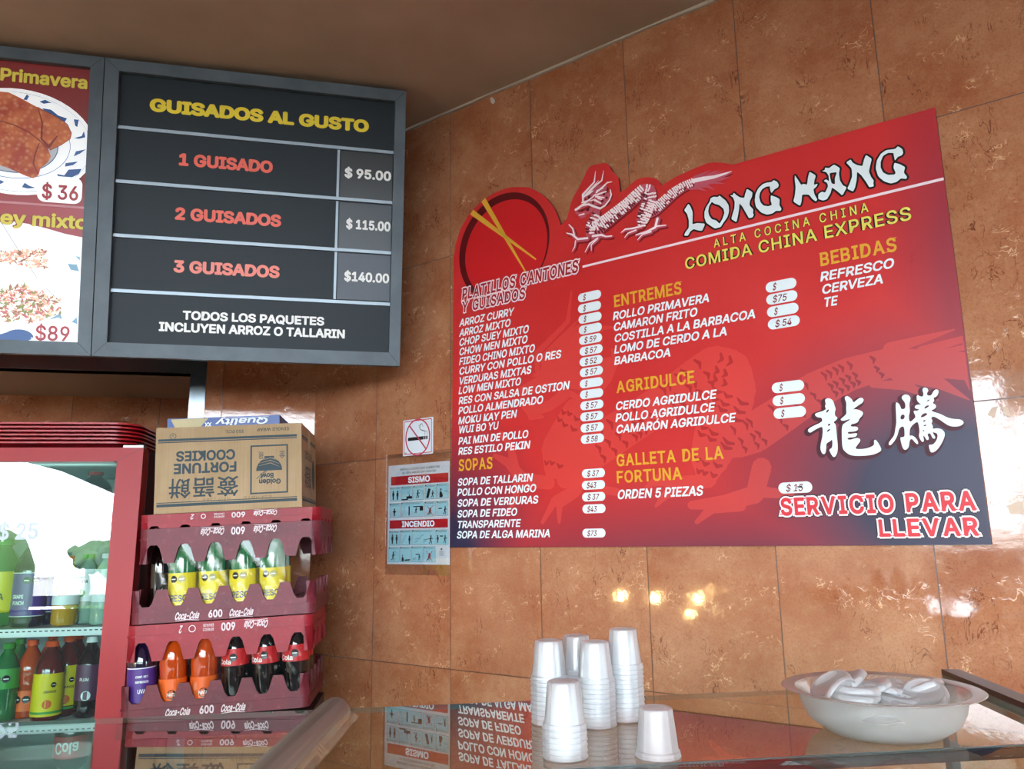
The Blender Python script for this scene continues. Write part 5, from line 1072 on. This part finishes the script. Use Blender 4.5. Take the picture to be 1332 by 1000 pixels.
# ------------------------------------------------------------------ sauce cups
CUPM = mat('frosted_plastic', 'e8ecee', .25); t = NT(CUPM)
df = t.n('ShaderNodeBsdfDiffuse'); df.inputs[0].default_value = lin('f6f8fa'); tl = t.n('ShaderNodeBsdfTranslucent'); tl.inputs[0].default_value = lin('f6f8fa'); tr = t.n('ShaderNodeBsdfTransparent'); gl = t.n('ShaderNodeBsdfGlossy'); gl.inputs['Roughness'].default_value = .18
m1, m2, m3 = (t.n('ShaderNodeMixShader') for _ in range(3)); lw = t.n('ShaderNodeLayerWeight'); lw.inputs[0].default_value = .3
m1.inputs[0].default_value = .5; t.l(df.outputs[0], m1.inputs[1]); t.l(tl.outputs[0], m1.inputs[2])
t.l(t.math('ADD', .48, t.math('MULTIPLY', lw.outputs[1], .45)), m2.inputs[0]); t.l(tr.outputs[0], m2.inputs[1]); t.l(m1.outputs[0], m2.inputs[2])
t.l(t.math('ADD', .05, t.math('MULTIPLY', lw.outputs[0], .3)), m3.inputs[0]); t.l(m2.outputs[0], m3.inputs[1]); t.l(gl.outputs[0], m3.inputs[2]); t.l(m3.outputs[0], t.out.inputs[0])
def cup_parts(t):
    H, r0, r1 = .0445, .0205, .0160
    b = MB(); b.lathe([(0, H - .0016), (r1*.55, H - .0012), (r1*.62, H), (r1*.90, H), (r1*.97, H - .0005), (r1, H - .0018), (r1 + (r0-r1)*.03, H - .0032), (r1 + (r0-r1)*.5, H*.5), (r1 + (r0-r1)*.86, .0066)], 32); b.build('cup_wall', CUPM, t)
    b = MB(); b.lathe([(r0*.975, .0066), (r0*1.03, .0058), (r0*1.05, .0042), (r0*1.03, .0026), (r0*1.075, .0022), (r0*1.085, .0010), (r0*1.06, .0003), (r0*.99, .0003)], 32); b.build('rim', CUPM, t)
NEST = .0051; proto = None
ORD = ['lowest', 'second from bottom', 'third from bottom', 'fourth from bottom', 'fifth from bottom', 'sixth from bottom', 'seventh from bottom', 'eighth from bottom', 'ninth from bottom', 'tenth from bottom', 'eleventh from bottom', 'twelfth from bottom']
for x, y, n_c, where in ((735.5, 984.5, 6, 'short stack in front'), (716, 940, 10, 'left stack'), (777, 943.5, 10, 'middle stack'), (752, 929, 10, 'stack hidden behind the middle one'), (815, 935.5, 12, 'tall right stack'), (856, 984, 1, '')):
    u, v = g_(x, y)
    for k in range(n_c):
        mw = Matrix.Translation(FGP.w(u, v, .0004 + k*NEST))
        if n_c == 1: lab = 'single upturned frosted sauce cup standing alone right of the stacks'
        else: lab = 'upturned frosted sauce cup, %s of the %s' % ('topmost' if k == n_c - 1 else ORD[k], where)
        if proto is None: proto = thing('sauce_cup', lab, 'cup', mw, 'sauce cups on the glass'); cup_parts(proto)
        else: dup(proto, mw, lab)
# ------------------------------------------------------------------ the bowl of lids
BOWLM = CUPM.copy(); BOWLM.name = 'frosted_bowl'
_t = NT(BOWLM)
for n_ in BOWLM.node_tree.nodes:
    if n_.type == 'MATH' and abs(n_.inputs[0].default_value - .48) < 1e-4: n_.inputs[0].default_value = .26
    if n_.type == 'BSDF_DIFFUSE' or n_.type == 'BSDF_TRANSLUCENT': n_.inputs[0].default_value = lin('e9e8e2')
u, v = g_(1150, 951); bo = Vector(FGP.w(u, v, .0004))
dB_ = (bo - CAM).dot(_fw); RB = 123 / FPX * dB_
ztop = None
hB = .075
for _ in range(30):
    y_ = proj(bo + Z*hB)[1]; hB += (y_ - 893) / FPX * dB_ * .8
bowl = thing('plastic_bowl', 'large frosted plastic bowl of cup lids on the glass counter', 'bowl', Matrix.Translation(bo))
pf = [(0, .003), (RB*.50, .003), (RB*.56, .0), (RB*.62, .004), (RB*.74, hB*.28), (RB*.80, hB*.55), (RB*.835, hB*.90), (RB*.86, hB*.965), (RB*.985, hB), (RB, hB*.985), (RB*.985, hB*.965)]
b = MB(); b.lathe(pf[:8], 56); b.lathe([(r_ - .002, z_ + (.002 if r_ < RB*.7 else 0)) for r_, z_ in pf[:8] if r_ > 0], 56); b.build('bowl_wall', BOWLM, bowl)
b = MB(); b.lathe(pf[7:], 56); b.lathe([(RB*.86, hB*.955), (RB*.985, hB*.965)], 56); b.build('rim', BOWLM, bowl)
LIDM = CUPM
def lid_parts(t):
    r = .0235; b = MB()
    b.lathe([(0, .0052), (r*.74, .0052), (r*.78, .0072), (r*.86, .0074), (r*.93, .0066), (r, .0050), (r*1.03, .0022), (r*1.02, 0), (r*.97, .0005), (r*.93, .004)], 28); b.build('lid_disc', LIDM, t)
    t['k'] = 0; del t['k']
vr_ = (bo - CAM).normalized(); rgt = RT
spots = [(-.062, -.01, .012, 20, 0), (.02, .03, .012, -10, 1), (.055, -.02, .012, 15, 2), (-.02, -.04, .014, -20, 3), (0, .0, .024, 10, 4), (-.05, .03, .024, -25, 5), (.05, .02, .026, 22, 6), (-.03, -.02, .036, 12, 7), (.03, -.03, .036, -15, 8),
         (-.048, .005, .040, 30, 9), (.0, .035, .040, -8, 1), (.055, .005, .044, -22, 3), (-.02, .01, .050, 18, 2), (.022, .0, .052, -12, 5),
         (-.054, -.012, .056, 62, 6), (-.040, -.020, .0605, 8, 0), (-.038, -.018, .066, 6, 4), (-.052, .014, .066, -35, 3), (-.028, .018, .066, 40, 7), (-.010, .006, .062, -18, 2), (.006, .012, .060, -14, 8), (.046, -.014, .056, 34, 9), (.034, .012, .056, 20, 1), (.058, .010, .058, 28, 6)]
LIDL = ['tilted lid near the left wall of the bowl bottom', 'lid low in the middle of the bowl', 'lid low at the right of the bowl', 'lid low at the front of the bowl', 'lid under the pile in the middle of the bowl', 'lid at the back left inside the bowl', 'lid at the right back inside the bowl', 'lid under the two flat lids left in the bowl', 'lid under the leaning lid at the right front',
        'steep lid behind the left pile in the bowl', 'lid at the back rim side of the bowl', 'lid supporting the big leaning lid on the right', 'lid just below the top of the pile', 'lid in the dip between the two heaps',
        'lid standing on edge at the left rim of the bowl', 'flat lid in front of the left heap, under another flat lid', 'flat lid on top of the front left pair', 'rounded lid rising highest at the left of the bowl', 'small-looking lid right of the highest one', 'lid sloping down from the left heap to the middle', 'lid lying in the middle behind the dip', 'big leaning lid facing out on the right heap', 'lid behind the big leaning lid', 'lid at the far right of the heap']
lp = None
sc_ = hB / .082
for (x, y, z, tilt, az), lab in zip(spots, LIDL):
    f = RB / .115 * min(1, .55 + .45*z/.055); p = bo + Vector((cos(.06)*x*f - sin(.06)*y*f, y*f, z*sc_*1.16))
    mw = Matrix.Translation(p) @ Matrix.Rotation(az*.63, 4, 'Z') @ Matrix.Rotation(radians(tilt), 4, 'X')
    L_ = 'frosted cup lid, ' + lab
    if lp is None: lp = thing('cup_lid', L_, 'lid', mw, 'cup lids in the bowl'); lid_parts(lp)
    else: dup(lp, mw, L_)
# ------------------------------------------------------------------ warm lamps of the food warmer further along, mirrored in the tiles
BULB = mat('warm_bulb', 'ffd070', .4); NT(BULB).b.inputs['Emission Color'].default_value = (1, .66, .25, 1); NT(BULB).b.inputs['Emission Strength'].default_value = 260
SOCK = mat('lamp_socket', '2a2a2a', .5)
def mirror_pt(x, y, t2):
    fr = FRW; a_, b_ = fr.hit(x, y); p = Vector(fr.w(a_, b_)); d = ray(x, y); d = d - 2*d.dot(fr.n)*fr.n; return p + d*t2
for (x, y), l_ in zip(((808, 775), (853, 777), (907, 778), (897, 798)), ('nearest the counter end', 'second from the counter end', 'third from the counter end', 'lowest, just under the third')):
    p = mirror_pt(x, y, 2.55)
    t_ = thing('heat_lamp', 'warm glowing heat lamp, %s, mirrored in the wall tiles' % l_, 'lamp', p, 'heat lamps of the food warmer')
    r = .018 if l_[0] != 'l' else .013
    MB().lathe([(0, -r)] + [(r*sin(pi*k/10), -r*cos(pi*k/10)) for k in range(1, 9)] + [(r*.55, r*.95)], 16).build('bulb', BULB, t_)
    MB().lathe([(r*.6, r*.9), (r*.62, r*2.2), (0, r*2.2)], 12).build('socket', SOCK, t_)
    MB().tube([(0, 0, r*2.2), (0, 0, CEIL - p.z - .001)], .003, 6).build('cord', SOCK, t_)
bpy.context.view_layer.update()
